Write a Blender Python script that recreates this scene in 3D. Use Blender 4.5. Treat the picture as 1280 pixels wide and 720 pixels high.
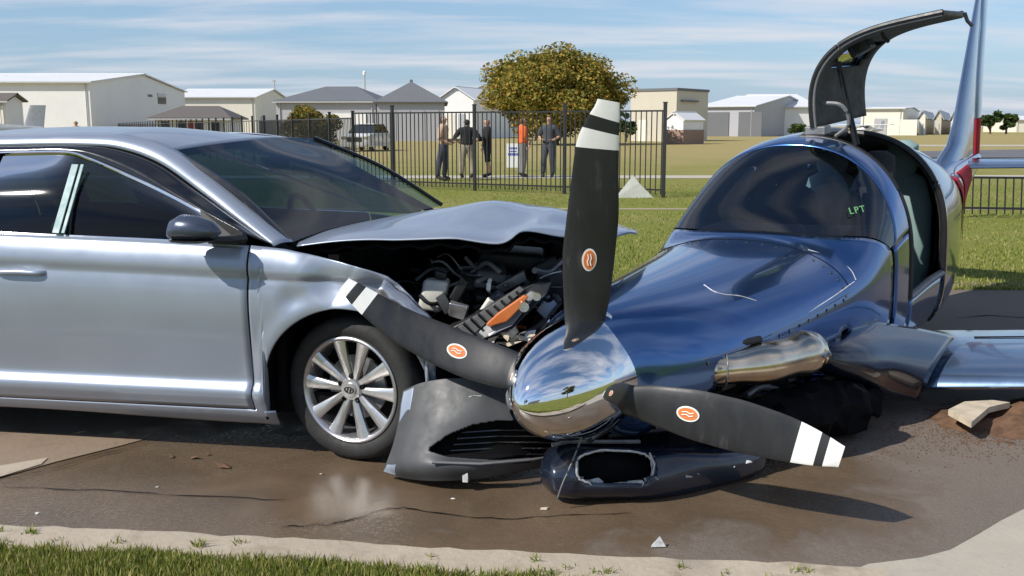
import bpy, bmesh, math, random
import numpy as np
from mathutils import Vector, Matrix
random.seed(7)
for o in list(bpy.data.objects): bpy.data.objects.remove(o)
SC = bpy.context.scene
COL = SC.collection
R = math.radians
# ------------------------------------------------------------------ camera, sky, sun, exposure
FPX, CAMH = 1250.0, 1.48
TILT = math.atan2(202, FPX)
cam = bpy.data.objects.new('camera', bpy.data.cameras.new('camera')); COL.objects.link(cam)
cam.location = (0, 0, CAMH); cam.rotation_euler = (math.pi/2 - TILT, 0, 0)
cam.data.sensor_width = 36; cam.data.lens = 36*FPX/1280; cam.data.clip_start = .05; cam.data.clip_end = 6000
SC.camera = cam
SUNDIR = Vector((1.58, .90, -1.58)).normalized()            # the way the light travels
SUN_EL = math.asin(-SUNDIR.z); SUN_AZ = math.atan2(-SUNDIR.x, -SUNDIR.y)
world = bpy.data.worlds.new('World'); SC.world = world; world.use_nodes = True
nt = world.node_tree; nt.nodes.clear()
wo = nt.nodes.new('ShaderNodeOutputWorld'); bg = nt.nodes.new('ShaderNodeBackground'); bg.inputs['Strength'].default_value = .105
sky = nt.nodes.new('ShaderNodeTexSky'); sky.sky_type = 'NISHITA'; sky.sun_disc = False
sky.sun_elevation = SUN_EL; sky.sun_rotation = SUN_AZ; sky.air_density = 1.0; sky.dust_density = 0.0; sky.ozone_density = 3.5
tc = nt.nodes.new('ShaderNodeTexCoord'); sep = nt.nodes.new('ShaderNodeSeparateXYZ')
nt.links.new(tc.outputs['Generated'], sep.inputs[0])
def wm(op, a, b=None, clamp=False):
    n = nt.nodes.new('ShaderNodeMath'); n.operation = op; n.use_clamp = clamp
    for i, x in enumerate((a, b)):
        if x is None: continue
        if isinstance(x, (int, float)): n.inputs[i].default_value = x
        else: nt.links.new(x, n.inputs[i])
    return n.outputs[0]
zz = wm('ADD', wm('MAXIMUM', sep.outputs['Z'], 0.0), .12)                               # a flat cloud layer seen in perspective
cmb = nt.nodes.new('ShaderNodeCombineXYZ'); nt.links.new(wm('DIVIDE', sep.outputs['X'], zz), cmb.inputs[0]); nt.links.new(wm('DIVIDE', sep.outputs['Y'], zz), cmb.inputs[1])
mp = nt.nodes.new('ShaderNodeMapping'); mp.inputs['Scale'].default_value = (.62, 2.1, 1); mp.inputs['Rotation'].default_value = (0, 0, R(7)); mp.inputs['Location'].default_value = (4.4, .9, 0)
nt.links.new(cmb.outputs[0], mp.inputs[0])
cn = nt.nodes.new('ShaderNodeTexNoise'); cn.inputs['Scale'].default_value = 1.0; cn.inputs['Detail'].default_value = 9; cn.inputs['Roughness'].default_value = .55; cn.inputs['Distortion'].default_value = .25
nt.links.new(mp.outputs[0], cn.inputs['Vector'])
cr = nt.nodes.new('ShaderNodeValToRGB'); cr.color_ramp.elements[0].position = .43; cr.color_ramp.elements[0].color = (0, 0, 0, 1); cr.color_ramp.elements[1].position = .68; cr.color_ramp.elements[1].color = (.85, .85, .85, 1)
nt.links.new(cn.outputs['Fac'], cr.inputs[0])
mx = nt.nodes.new('ShaderNodeMix'); mx.data_type = 'RGBA'
hz_m = nt.nodes.new('ShaderNodeMix'); hz_m.data_type = 'RGBA'                       # pale blue haze all round the horizon
nt.links.new(wm('MULTIPLY', wm('POWER', wm('SUBTRACT', 1.0, wm('MAXIMUM', sep.outputs['Z'], 0.0)), 7.0), .85), hz_m.inputs[0]); nt.links.new(sky.outputs[0], hz_m.inputs[6]); hz_m.inputs[7].default_value = (1.65, 2.75, 4.6, 1)
nt.links.new(cr.outputs[0], mx.inputs[0]); nt.links.new(hz_m.outputs[2], mx.inputs[6]); mx.inputs[7].default_value = (5.8, 5.9, 6.4, 1)
nt.links.new(mx.outputs[2], bg.inputs['Color']); nt.links.new(bg.outputs[0], wo.inputs[0])
sun = bpy.data.objects.new('sun', bpy.data.lights.new('sun', 'SUN')); COL.objects.link(sun)
sun.data.energy = 4.2; sun.data.angle = R(.53); sun.data.color = (1, .95, .87)
sun.rotation_euler = SUNDIR.to_track_quat('-Z', 'Y').to_euler(); sun.location = (-8, -5, 12)
SC.view_settings.view_transform = 'Standard'; SC.view_settings.look = 'None'; SC.view_settings.exposure = 0.3; SC.view_settings.gamma = 1; SC.view_settings.use_curve_mapping = False

# ------------------------------------------------------------------ where things stand: sight lines of a surveyed camera
_fw = Vector((0, math.cos(TILT), -math.sin(TILT))); _up = Vector((0, math.sin(TILT), math.cos(TILT)))
def ray(u, v): return _fw*FPX + Vector((u-640, 0, 0)) - _up*(v-360)
def at(u, v, Y): r = ray(u, v); return Vector((0, 0, CAMH)) + r*(Y/r.y)
def gnd(u, v, z=0.): r = ray(u, v); return Vector((0, 0, CAMH)) + r*((z-CAMH)/r.z)
def hit(u, v, p0, n): r = ray(u, v); c = Vector((0, 0, CAMH)); return c + r*((p0-c).dot(n)/r.dot(n))

# ------------------------------------------------------------------ materials
MAT = {}
def nodes_of(name):
    m = bpy.data.materials.new(name); m.use_nodes = True; MAT[name] = m
    t = m.node_tree; return m, t, t.nodes['Principled BSDF']
def lk(t, a, b): t.links.new(a, b)
def noise(t, scale, detail=4, rough=.6, coord='Object', vscale=None, dist=0):
    c = t.nodes.new('ShaderNodeTexCoord'); n = t.nodes.new('ShaderNodeTexNoise')
    n.inputs['Scale'].default_value = scale; n.inputs['Detail'].default_value = detail; n.inputs['Roughness'].default_value = rough; n.inputs['Distortion'].default_value = dist
    if vscale:
        m = t.nodes.new('ShaderNodeMapping'); m.inputs['Scale'].default_value = vscale; lk(t, c.outputs[coord], m.inputs[0]); lk(t, m.outputs[0], n.inputs['Vector'])
    else: lk(t, c.outputs[coord], n.inputs['Vector'])
    return n.outputs['Fac']
def ramp(t, fac, stops):
    r = t.nodes.new('ShaderNodeValToRGB'); e = r.color_ramp.elements
    while len(e) < len(stops): e.new(.5)
    for i, (p, c) in enumerate(stops):
        e[i].position = p; e[i].color = (c, c, c, 1) if isinstance(c, (int, float)) else (*c, 1)
    lk(t, fac, r.inputs[0]); return r.outputs[0]
def mixc(t, fac, a, b):
    m = t.nodes.new('ShaderNodeMix'); m.data_type = 'RGBA'
    for i, x in ((0, fac), (6, a), (7, b)):
        if isinstance(x, (int, float)): m.inputs[i].default_value = x
        elif isinstance(x, tuple): m.inputs[i].default_value = (*x, 1)
        else: lk(t, x, m.inputs[i])
    return m.outputs[2]
def math_(t, op, a, b=None, clamp=False):
    n = t.nodes.new('ShaderNodeMath'); n.operation = op; n.use_clamp = clamp
    for i, x in enumerate((a, b)):
        if x is None: continue
        if isinstance(x, (int, float)): n.inputs[i].default_value = x
        else: lk(t, x, n.inputs[i])
    return n.outputs[0]
def bump(t, b, h, strength=.3, dist=.01):
    n = t.nodes.new('ShaderNodeBump'); n.inputs['Strength'].default_value = strength; n.inputs['Distance'].default_value = dist
    lk(t, h, n.inputs['Height']); lk(t, n.outputs[0], b.inputs['Normal']); return n
def simple(name, col, rough=.6, metal=0., coat=0., var=.12, nscale=6., bmp=0., bscale=60., spec=.5, coatr=.03):
    m, t, b = nodes_of(name)
    n = noise(t, nscale)
    lo = tuple(c*(1-var) for c in col); hi = tuple(min(1, c*(1+var)) for c in col)
    lk(t, ramp(t, n, [(.3, lo), (.7, hi)]), b.inputs['Base Color'])
    lk(t, ramp(t, noise(t, nscale*3.1), [(.3, max(0, rough*.85)), (.7, min(1, rough*1.15))]), b.inputs['Roughness'])
    b.inputs['Metallic'].default_value = metal; b.inputs['Coat Weight'].default_value = coat; b.inputs['Coat Roughness'].default_value = coatr
    b.inputs['Specular IOR Level'].default_value = spec
    if bmp: bump(t, b, noise(t, bscale), bmp, .004)
    return m
simple('silver', (.31, .355, .435), .36, .45, .6, .03, 2., coatr=.06)
simple('silver_dark', (.05, .053, .058), .58, 0., .05, .25, 7., coatr=.3, bmp=.06, bscale=90)
simple('mirror_cap', (.05, .065, .10), .3, .4, .8, .05, 4.)
simple('wing_blue', (.17, .25, .38), .22, .8, .8, .1, 3., coatr=.05)
simple('navy', (.055, .135, .33), .15, .85, .8, .06, 2., coatr=.02)
simple('navy_dark', (.012, .018, .035), .25, .2, .9, .2, 5.)
simple('chrome', (.86, .87, .88), .035, 1., var=.02)
simple('chrome_rough', (.70, .60, .47), .16, 1., var=.15, nscale=9, bmp=.04, bscale=30)
simple('alloy', (.60, .60, .61), .30, .85, .4, .04)
m, t, b = nodes_of('black_blade')
n_ = noise(t, 14, 6, .7, vscale=(1, 1, .25)); k_ = mixc(t, ramp(t, n_, [(.60, 0.), (.70, .5)]), ramp(t, noise(t, 5), [(.3, (.013, .014, .016)), (.7, (.022, .023, .026))]), (.07, .068, .065))
lk(t, k_, b.inputs['Base Color']); lk(t, ramp(t, n_, [(.35, .36), (.7, .60)]), b.inputs['Roughness']); bump(t, b, noise(t, 120), .06, .003)
simple('white_paint', (.80, .80, .78), .45, var=.05, nscale=20)
simple('black_plastic', (.014, .014, .015), .45, var=.25, bmp=.1, bscale=150)
simple('black_gloss', (.008, .008, .01), .12, coat=.6)
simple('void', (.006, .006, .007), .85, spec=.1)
simple('rubber', (.022, .022, .022), .75, var=.25, nscale=14, bmp=.15)
simple('grey_plastic', (.16, .165, .17), .5, var=.2)
simple('engine_grey', (.24, .24, .245), .42, .5, var=.35, nscale=14)
simple('reservoir', (.62, .62, .56), .4, var=.1)
simple('amber', (.62, .17, .045), .22, coat=.6, var=.15)
simple('fibre', (.62, .52, .38), .8, var=.35, nscale=25, bmp=.5)
simple('torn_edge', (.55, .56, .56), .7, var=.3, nscale=60)
simple('headliner', (.085, .085, .082), .85, var=.3, nscale=9, bmp=.3, bscale=40)
simple('seat_teal', (.20, .30, .29), .6, var=.1)
simple('red_paint', (.42, .02, .03), .7, coat=0., var=.1, spec=.15)
simple('orange_badge', (.72, .20, .05), .45, var=.05)
simple('green_ink', (.16, .42, .18), .5, var=.02)
simple('dash', (.02, .021, .023), .7, var=.2)
simple('interior', (.03, .031, .034), .8, var=.2)
simple('pale_teal', (.20, .33, .35), .5, .0, .2, .1)
simple('fence_black', (.013, .013, .014), .45, coat=.1)
simple('pole_grey', (.5, .5, .5), .5, .3)
simple('orange_cloth', (.75, .13, .03), .85, var=.1); simple('black_cloth', (.014, .014, .016), .9); simple('tan_cloth', (.50, .34, .23), .9)
simple('khaki', (.30, .26, .20), .9); simple('denim', (.05, .055, .085), .9); simple('slate_cloth', (.055, .06, .075), .9); simple('grey_cloth', (.17, .165, .17), .9)
simple('skin', (.50, .29, .20), .6, var=.06); simple('hair_dark', (.025, .018, .014), .7); simple('hair_brown', (.12, .05, .025), .7); simple('shoe', (.02, .018, .017), .6)
simple('hair_pale', (.45, .33, .18), .7)
simple('blue_ink', (.03, .07, .45), .5); simple('tyre_line', (.04, .04, .04), .7)
simple('tail_grey', (.33, .35, .37), .5)
simple('bark', (.10, .075, .055), .9, var=.4, nscale=12, bmp=.6, bscale=30)
simple('dirt', (.13, .07, .038), .95, var=.45, nscale=18, bmp=.8, bscale=70)
simple('pale_stone', (.52, .44, .33), .9, var=.2, nscale=12, bmp=.5)
simple('sheet_pale', (.46, .47, .41), .7, var=.12)
simple('brick_red', (.30, .20, .15), .85, var=.3, nscale=8)
simple('glass_far', (.02, .025, .03), .08, coat=.5)
simple('suv_white', (.62, .63, .64), .3, .0, .7, .05); simple('truck_grey', (.20, .21, .22), .3, .3, .7)

def siding(name, col, freq=3.0, axis=0, rough=.55):
    m, t, b = nodes_of(name)
    c = t.nodes.new('ShaderNodeTexCoord'); w = t.nodes.new('ShaderNodeTexWave'); w.wave_type = 'BANDS'; w.bands_direction = 'XYZ'[axis]
    w.inputs['Scale'].default_value = freq; w.inputs['Distortion'].default_value = 0; lk(t, c.outputs['Object'], w.inputs['Vector'])
    n = noise(t, .35, 5); n2 = noise(t, 1.2, 5, vscale=(3, 3, .35))
    base = ramp(t, n, [(.3, tuple(x*.93 for x in col)), (.7, col)])
    lk(t, mixc(t, ramp(t, n2, [(.5, 0.), (.8, .22)]), base, tuple(x*.72 for x in col)), b.inputs['Base Color'])
    b.inputs['Roughness'].default_value = rough; bump(t, b, w.outputs['Fac'], .35, .03)
    return m
siding('side_white', (.86, .85, .82)); siding('side_cream', (.82, .78, .67)); siding('side_grey', (.44, .44, .46)); siding('side_tan', (.60, .55, .44))
siding('roof_white', (.76, .76, .76), 2.5, 0, .45); siding('roof_grey', (.15, .155, .165), 2.0, 0, .6); siding('roof_brown', (.14, .12, .105), 2, 0, .7); siding('roof_pale', (.45, .47, .49), 2.5, 0, .5)

def glassmat(name, tint, refl_rough=.02, ior=1.5, wav=.0):
    m = bpy.data.materials.new(name); m.use_nodes = True; MAT[name] = m; t = m.node_tree; t.nodes.clear()
    o = t.nodes.new('ShaderNodeOutputMaterial'); mx_ = t.nodes.new('ShaderNodeMixShader'); tr = t.nodes.new('ShaderNodeBsdfTransparent'); gl = t.nodes.new('ShaderNodeBsdfGlossy'); fr = t.nodes.new('ShaderNodeFresnel')
    fr.inputs['IOR'].default_value = ior; tr.inputs[0].default_value = (*tint, 1); gl.inputs['Roughness'].default_value = refl_rough
    if wav:
        bn = t.nodes.new('ShaderNodeBump'); bn.inputs['Strength'].default_value = wav; bn.inputs['Distance'].default_value = .02
        lk(t, noise(t, 5, 3, vscale=(.5, .5, 5)), bn.inputs['Height']); lk(t, bn.outputs[0], gl.inputs['Normal']); lk(t, bn.outputs[0], fr.inputs['Normal'])
    lk(t, fr.outputs[0], mx_.inputs[0]); lk(t, tr.outputs[0], mx_.inputs[1]); lk(t, gl.outputs[0], mx_.inputs[2]); lk(t, mx_.outputs[0], o.inputs[0])
    return m
glassmat('glass_car', (.13, .18, .19), .02, 1.36)
glassmat('glass_windshield', (.30, .45, .52), .02, 1.85)
glassmat('glass_plane', (.40, .45, .54), .02, 1.9)

def foliage(name, stops, rough=.6):
    m, t, b = nodes_of(name)
    g = t.nodes.new('ShaderNodeNewGeometry')
    lk(t, ramp(t, g.outputs['Random Per Island'], stops), b.inputs['Base Color'])
    b.inputs['Roughness'].default_value = rough; b.inputs['Specular IOR Level'].default_value = .25
    tl = t.nodes.new('ShaderNodeBsdfTranslucent'); lk(t, ramp(t, g.outputs['Random Per Island'], [(p, tuple(x*1.1 for x in c)) for p, c in stops]), tl.inputs[0])
    ms = t.nodes.new('ShaderNodeMixShader'); ms.inputs[0].default_value = .25
    lk(t, b.outputs[0], ms.inputs[1]); lk(t, tl.outputs[0], ms.inputs[2]); lk(t, ms.outputs[0], t.nodes['Material Output'].inputs[0])
    return m
foliage('leaf_autumn', [(0, (.09, .115, .022)), (.35, (.20, .19, .035)), (.7, (.36, .28, .05)), (1, (.44, .26, .05))])
foliage('leaf_green', [(0, (.03, .06, .018)), (.6, (.06, .10, .028)), (1, (.11, .15, .04))])
foliage('leaf_bush', [(0, (.06, .10, .02)), (.5, (.16, .15, .03)), (1, (.36, .22, .04))])
foliage('grass_blade', [(0, (.09, .13, .02)), (.45, (.19, .235, .038)), (.7, (.29, .30, .07)), (1, (.46, .38, .17))])

# lawn
m, t, b = nodes_of('lawn')
n1 = noise(t, 9, 8, .75, 'Object'); n2 = noise(t, .35, 4, .6, 'Object'); n3 = noise(t, 60, 3, .7, 'Object')
gcol = ramp(t, n1, [(.25, (.09, .115, .022)), (.5, (.20, .22, .045)), (.75, (.30, .285, .085))])
dry = ramp(t, n1, [(.25, (.21, .17, .07)), (.5, (.36, .29, .13)), (.75, (.46, .38, .19))])
c = t.nodes.new('ShaderNodeTexCoord'); s_ = t.nodes.new('ShaderNodeSeparateXYZ'); lk(t, c.outputs['Object'], s_.inputs[0])
far = ramp(t, math_(t, 'ADD', math_(t, 'MULTIPLY', s_.outputs['Y'], .01), math_(t, 'MULTIPLY', n2, .5)), [(.42, 0.), (.78, .9)])
patch = ramp(t, n2, [(.5, 0.), (.72, .42)])
lk(t, mixc(t, math_(t, 'MAXIMUM', far, patch), gcol, dry), b.inputs['Base Color']); b.inputs['Roughness'].default_value = .9; b.inputs['Specular IOR Level'].default_value = .1
bump(t, b, math_(t, 'ADD', n1, n3), .7, .03)
# road: old concrete, darkened and glossy where liquid has run over it
m, t, b = nodes_of('road')
na = noise(t, .55, 5, .6); nb = noise(t, 45, 4, .7); nc = noise(t, 2.2, 6, .65, dist=.6); nd = noise(t, 220, 2, .6)
c = t.nodes.new('ShaderNodeTexCoord'); s_ = t.nodes.new('ShaderNodeSeparateXYZ'); lk(t, c.outputs['Object'], s_.inputs[0])
def blob(cx, cy, rx, ry):
    dx = math_(t, 'POWER', math_(t, 'ABSOLUTE', math_(t, 'DIVIDE', math_(t, 'SUBTRACT', s_.outputs['X'], cx), rx)), 2.0); dy = math_(t, 'POWER', math_(t, 'ABSOLUTE', math_(t, 'DIVIDE', math_(t, 'SUBTRACT', s_.outputs['Y'], cy), ry)), 2.0)
    return math_(t, 'SUBTRACT', 1.0, math_(t, 'ADD', dx, dy))
wet = math_(t, 'MAXIMUM', blob(-1.0, 3.95, 2.6, 1.1), blob(.55, 4.1, 1.35, .95))
wet = math_(t, 'ADD', wet, math_(t, 'MULTIPLY', math_(t, 'SUBTRACT', nc, .5), 2.2))
wetm = ramp(t, wet, [(.1, 0.), (.5, 1.)])
pud = math_(t, 'ADD', blob(-.70, 3.90, .85, .33), math_(t, 'MULTIPLY', math_(t, 'SUBTRACT', nc, .5), 2.6))
pudm = ramp(t, pud, [(.2, 0.), (.45, 1.)])
dryc = ramp(t, na, [(.3, (.14, .112, .088)), (.7, (.205, .165, .130))])
dryc = mixc(t, ramp(t, nb, [(.35, .0), (.75, .5)]), dryc, (.225, .185, .15))
dryc = mixc(t, ramp(t, nd, [(.4, 0.), (.7, .6)]), dryc, (.06, .05, .045))
wetc = ramp(t, nc, [(.3, (.090, .060, .034)), (.7, (.165, .112, .066))])
wetc = mixc(t, ramp(t, nb, [(.4, 0.), (.8, .5)]), wetc, (.045, .032, .022))
lk(t, mixc(t, math_(t, 'MULTIPLY', wetm, .85), dryc, wetc), b.inputs['Base Color'])
rr = mixc(t, wetm, (.8, .8, .8), ramp(t, nb, [(.35, .20), (.7, .42)])); rr = mixc(t, pudm, rr, (.30, .30, .30))
lk(t, rr, b.inputs['Roughness'])
bn = bump(t, b, math_(t, 'ADD', nb, math_(t, 'MULTIPLY', nd, .6)), .5, .006); lk(t, math_(t, 'SUBTRACT', math_(t, 'SUBTRACT', .62, math_(t, 'MULTIPLY', wetm, .27)), math_(t, 'MULTIPLY', pudm, .30)), bn.inputs['Strength'])
def concrete(name, col, dark):
    m, t, b = nodes_of(name)
    a_ = noise(t, 1.4, 6, .65); b_ = noise(t, 38, 5, .7); d_ = noise(t, 5, 7, .75, dist=.8)
    k = ramp(t, a_, [(.3, tuple(x*.82 for x in col)), (.7, col)])
    k = mixc(t, ramp(t, b_, [(.4, 0.), (.75, .3)]), k, dark); k = mixc(t, ramp(t, d_, [(.52, 0.), (.66, .55)]), k, dark)
    lk(t, k, b.inputs['Base Color']); b.inputs['Roughness'].default_value = .88; bump(t, b, b_, .5, .006)
concrete('kerb_concrete', (.47, .40, .31), (.22, .175, .125)); concrete('apron_concrete', (.45, .405, .33), (.33, .31, .27)); concrete('path_concrete', (.50, .46, .37), (.36, .32, .24)); concrete('worn_path', (.36, .31, .19), (.26, .23, .13)); concrete('slab_concrete', (.27, .20, .14), (.17, .12, .085))
m, t, b = nodes_of('asphalt_far'); lk(t, ramp(t, noise(t, .4, 5), [(.3, (.10, .10, .11)), (.7, (.15, .15, .16))]), b.inputs['Base Color']); b.inputs['Roughness'].default_value = .85

# ------------------------------------------------------------------ building tools
FRAME = {}
def tag(o, label, cat, group=None):
    o['label'] = label; o['category'] = cat
    if group: o['group'] = group
    return o
def thing(name, label, cat, M=None, group=None):
    o = bpy.data.objects.new(name, None); COL.objects.link(o); o.empty_display_size = .2
    M = M or Matrix.Identity(4); o.matrix_world = M; FRAME[o] = M.inverted()
    return tag(o, label, cat, group)
def finv(o):
    while o is not None:
        if o in FRAME: return FRAME[o]
        o = o.parent
    return None
def mesh(name, vs, fs, mat, parent=None, world=False, smooth=True, sharp=40, solid=0., bevel=0., offset=-1.):
    """one mesh object; vertices in the thing's own frame, or world=True to hand over world points"""
    me = bpy.data.meshes.new(name)
    vs = [Vector(v) for v in vs]
    if world and parent is not None:
        F = finv(parent)
        if F is not None: vs = [F @ v for v in vs]
    me.from_pydata([tuple(v) for v in vs], [], fs); me.validate(); me.update()
    if isinstance(mat, str): mat = MAT[mat]
    me.materials.append(mat)
    if smooth:
        me.polygons.foreach_set('use_smooth', [True]*len(me.polygons))
        if sharp: me.set_sharp_from_angle(angle=R(sharp))
    o = bpy.data.objects.new(name, me); COL.objects.link(o)
    if parent is not None: o.parent = parent
    if solid:
        s = o.modifiers.new('solid', 'SOLIDIFY'); s.thickness = solid; s.offset = offset
    if bevel:
        bv = o.modifiers.new('bevel', 'BEVEL'); bv.width = bevel; bv.segments = 3; bv.limit_method = 'ANGLE'
    return o
def fixn(vs, fs):
    bm = bmesh.new(); v = [bm.verts.new(x) for x in vs]
    for f in fs:
        try: bm.faces.new([v[i] for i in f])
        except ValueError: pass
    bmesh.ops.recalc_face_normals(bm, faces=bm.faces); bm.verts.index_update()
    out = [[q.index for q in f.verts] for f in bm.faces]; bm.free(); return vs, out
def gridmesh(P, closed=False, keep=None):
    P = np.asarray(P, float); n, m = P.shape[:2]; vs = P.reshape(-1, 3); fs = []
    for i in range(n-1):
        for j in range(m if closed else m-1):
            if keep is not None and not keep[i][j]: continue
            k = (j+1) % m; fs.append((i*m+j, i*m+k, (i+1)*m+k, (i+1)*m+j))
    return [Vector(v) for v in vs], fs
def crv(pts, n):
    """Catmull-Rom through points, n steps a span"""
    p = np.asarray([tuple(q) for q in pts], float); p = np.vstack([2*p[0]-p[1], p, 2*p[-1]-p[-2]]); out = []
    for i in range(1, len(p)-2):
        for k in range(n):
            t_ = k/n; a, b_, c_, d = p[i-1], p[i], p[i+1], p[i+2]
            out.append(.5*((2*b_)+(c_-a)*t_+(2*a-5*b_+4*c_-d)*t_*t_+(3*b_-a-3*c_+d)*t_**3))
    out.append(p[-2]); return np.array(out)
def refine(G, n, m):
    rows = [crv(r, m) for r in G]; rows = np.array(rows); cols = [crv(rows[:, j], n) for j in range(rows.shape[1])]
    return np.stack(cols, 1)
def patch(name, G, n, m, mat, parent, world=False, solid=.004, flip=False, **k):
    P = refine(G, n, m) if n else np.asarray(G)
    if flip: P = P[:, ::-1]
    vs, fs = gridmesh(P); return mesh(name, vs, fs, mat, parent, world, solid=solid, **k)
def loft(rings, caps=True):
    m = len(rings[0]); vs = [v for r in rings for v in r]; fs = []
    for i in range(len(rings)-1):
        for j in range(m): k = (j+1) % m; fs.append((i*m+j, i*m+k, (i+1)*m+k, (i+1)*m+j))
    if caps: fs.append(tuple(range(m))[::-1]); fs.append(tuple((len(rings)-1)*m+j for j in range(m)))
    return fixn(vs, fs)
def frame_of(d):
    d = d.normalized(); a = Vector((0, 0, 1)) if abs(d.z) < .9 else Vector((1, 0, 0)); x = d.cross(a).normalized(); return x, x.cross(d).normalized()
def tubegeo(path, rad, seg=10, flat=1.):
    path = [Vector(p) for p in path]; rings = []
    for i, p in enumerate(path):
        d = path[min(i+1, len(path)-1)]-path[max(i-1, 0)]; x, y = frame_of(d); r = rad[i] if isinstance(rad, (list, tuple)) else rad
        rings.append([p+x*(r*math.cos(2*math.pi*k/seg))+y*(r*flat*math.sin(2*math.pi*k/seg)) for k in range(seg)])
    return loft(rings)
def tube(name, path, rad, mat, parent=None, seg=10, world=False, flat=1.):
    vs, fs = tubegeo(path, rad, seg, flat); return mesh(name, vs, fs, mat, parent, world)
def boxgeo(c, s, M=None):
    c = Vector(c); vs = []
    for x in (-.5, .5):
        for y in (-.5, .5):
            for z in (-.5, .5):
                q = Vector((x*s[0], y*s[1], z*s[2])); vs.append(c+(M @ q if M else q))
    return vs, [(0, 1, 3, 2), (4, 6, 7, 5), (0, 4, 5, 1), (2, 3, 7, 6), (0, 2, 6, 4), (1, 5, 7, 3)]
def box(name, c, s, mat, parent=None, M=None, world=False, bevel=0., smooth=False):
    vs, fs = boxgeo(c, s, M); return mesh(name, vs, fs, mat, parent, world, smooth=smooth, bevel=bevel)
def merge(parts):
    vs, fs = [], []
    for v, f in parts:
        o = len(vs); vs += list(v); fs += [tuple(i+o for i in q) for q in f]
    return vs, fs
def lathe(prof, seg=32, axis='x', close=False):
    rings = []
    for (a, r) in prof:
        ring = []
        for k in range(seg):
            q = 2*math.pi*k/seg; ring.append(Vector((a, r*math.cos(q), r*math.sin(q))) if axis == 'x' else Vector((r*math.cos(q), a, r*math.sin(q))) if axis == 'y' else Vector((r*math.cos(q), r*math.sin(q), a)))
        rings.append(ring)
    return rings
def lathegeo(prof, seg=32, axis='x', caps=True): return loft(lathe(prof, seg, axis), caps)
def sheet(name, pts, z, mat, kind='structure'):
    o = mesh(name, [(p[0], p[1], z) for p in pts], [tuple(range(len(pts)))], mat, smooth=False)
    if o.data.polygons[0].normal.z < 0: o.data.flip_normals()
    o['kind'] = kind; return o
def interp(x, xs, ys): return float(np.interp(x, xs, ys))
# ------------------------------------------------------------------ the setting: lawn, road, kerb, apron, paths
def xy(px, z=0.): return [tuple(gnd(u, v, z))[:2] for u, v in px]
big = [(-2500, -600), (2500, -600), (2500, 4200), (-2500, 4200)]
sheet('lawn', big, 0, 'lawn')
KZ = .055
kerb_front = [(-400, 642), (0, 655), (150, 660), (300, 668), (430, 675), (560, 684), (690, 689), (800, 694), (960, 700), (1110, 707)]
kerb_back = [(-400, 668), (0, 681), (150, 686), (300, 693), (430, 701), (560, 712), (690, 722), (800, 730), (960, 738), (1110, 745)]
kf = [Vector((*p, 0)) for p in xy(kerb_front, KZ)]; kb = [Vector((*p, 0)) for p in xy(kerb_back, KZ)]
kf = [Vector(p) for p in crv(kf, 6)]; kb = [Vector(p) for p in crv(kb, 6)]
for i, p in enumerate(kf): p.y += random.uniform(-.006, .006); kb[i].y += random.uniform(-.018, .018)
BACKY = gnd(1240, 363).y
road_pts = [(p.x, p.y-.02) for p in kf] + xy([(1150, 702), (1400, 800)]) + [(30, 2.6), (30, BACKY), (-40, BACKY+1.2)]
sheet('road', [(-40, kf[0].y+.5)] + road_pts, .006, 'road')
sheet('driveway_apron', xy([(1085, 709), (1150, 701), (1188, 691), (1222, 672), (1250, 655), (1285, 637), (1420, 590), (1700, 640), (1700, 900), (900, 900), (1040, 728)]), .012, 'apron_concrete')
sheet('concrete_slab', xy([(-500, 520), (190, 549), (150, 560), (70, 580), (0, 600), (-500, 700)]), .011, 'slab_concrete')
sheet('slab_edge', xy([(-300, 640), (0, 586), (60, 576), (52, 584), (0, 600), (-300, 676)]), .015, 'kerb_concrete')
vs, fs = [], []
prof = [(0., -.06), (.0, KZ-.015), (.06, KZ), (.94, KZ), (1., KZ-.02)]
for i in range(len(kf)):
    for (k, z) in prof: q = kf[i].lerp(kb[i], k); vs.append((q.x, q.y, z+(random.uniform(-.004, .003) if z > 0 else 0)))
m_ = len(prof)
for i in range(len(kf)-1):
    for j in range(m_-1): fs.append((i*m_+j, i*m_+j+1, (i+1)*m_+j+1, (i+1)*m_+j))
vs, fs = fixn([Vector(v) for v in vs], fs); o = mesh('kerb', vs, fs, 'kerb_concrete'); o['kind'] = 'structure'
sheet('verge', [(p.x, p.y+.01) for p in kb] + [(12, 2.4), (12, -60), (-60, -60), (-60, kb[0].y+3)], KZ-.022, 'lawn')
PATHM = [('garden_path', [(-40, 18.2), (60, 17.6), (60, 17.95), (-40, 18.5)], .006), ('pavement', [(-120, 27.6), (120, 30.2), (120, 31.9), (-120, 29.3)], .008)]
for n_, p_, z_ in PATHM: sheet(n_, p_, z_, 'path_concrete' if n_ == 'pavement' else 'worn_path')
sheet('far_road', [(17, 46), (28, 40), (300, 34), (300, 66), (34, 66), (20, 58)], .01, 'asphalt_far')
sheet('taxiway', [(30, 76), (260, 70), (260, 80), (32, 82)], .01, 'path_concrete')
road = bpy.data.objects['road']
def crack(px, w, z=.0095, mat='void'):
    pts = [gnd(u, v, z) for u, v in px]; P = []
    for i in range(len(pts)-1):
        for k in range(5):
            q = pts[i].lerp(pts[i+1], k/5); P.append(Vector((q.x+random.uniform(-.012, .012), q.y+random.uniform(-.012, .012), z)))
    P.append(pts[-1]); vs, fs = [], []
    for i, p in enumerate(P):
        h = w*random.uniform(.25, 1)*(.3 if i in (0, len(P)-1) else 1); vs += [(p.x, p.y-h/2, z), (p.x, p.y+h/2, z)]
    for i in range(len(P)-1): fs.append((2*i, 2*i+2, 2*i+3, 2*i+1))
    mesh('crack', vs, fs, mat, road, smooth=False)
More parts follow.
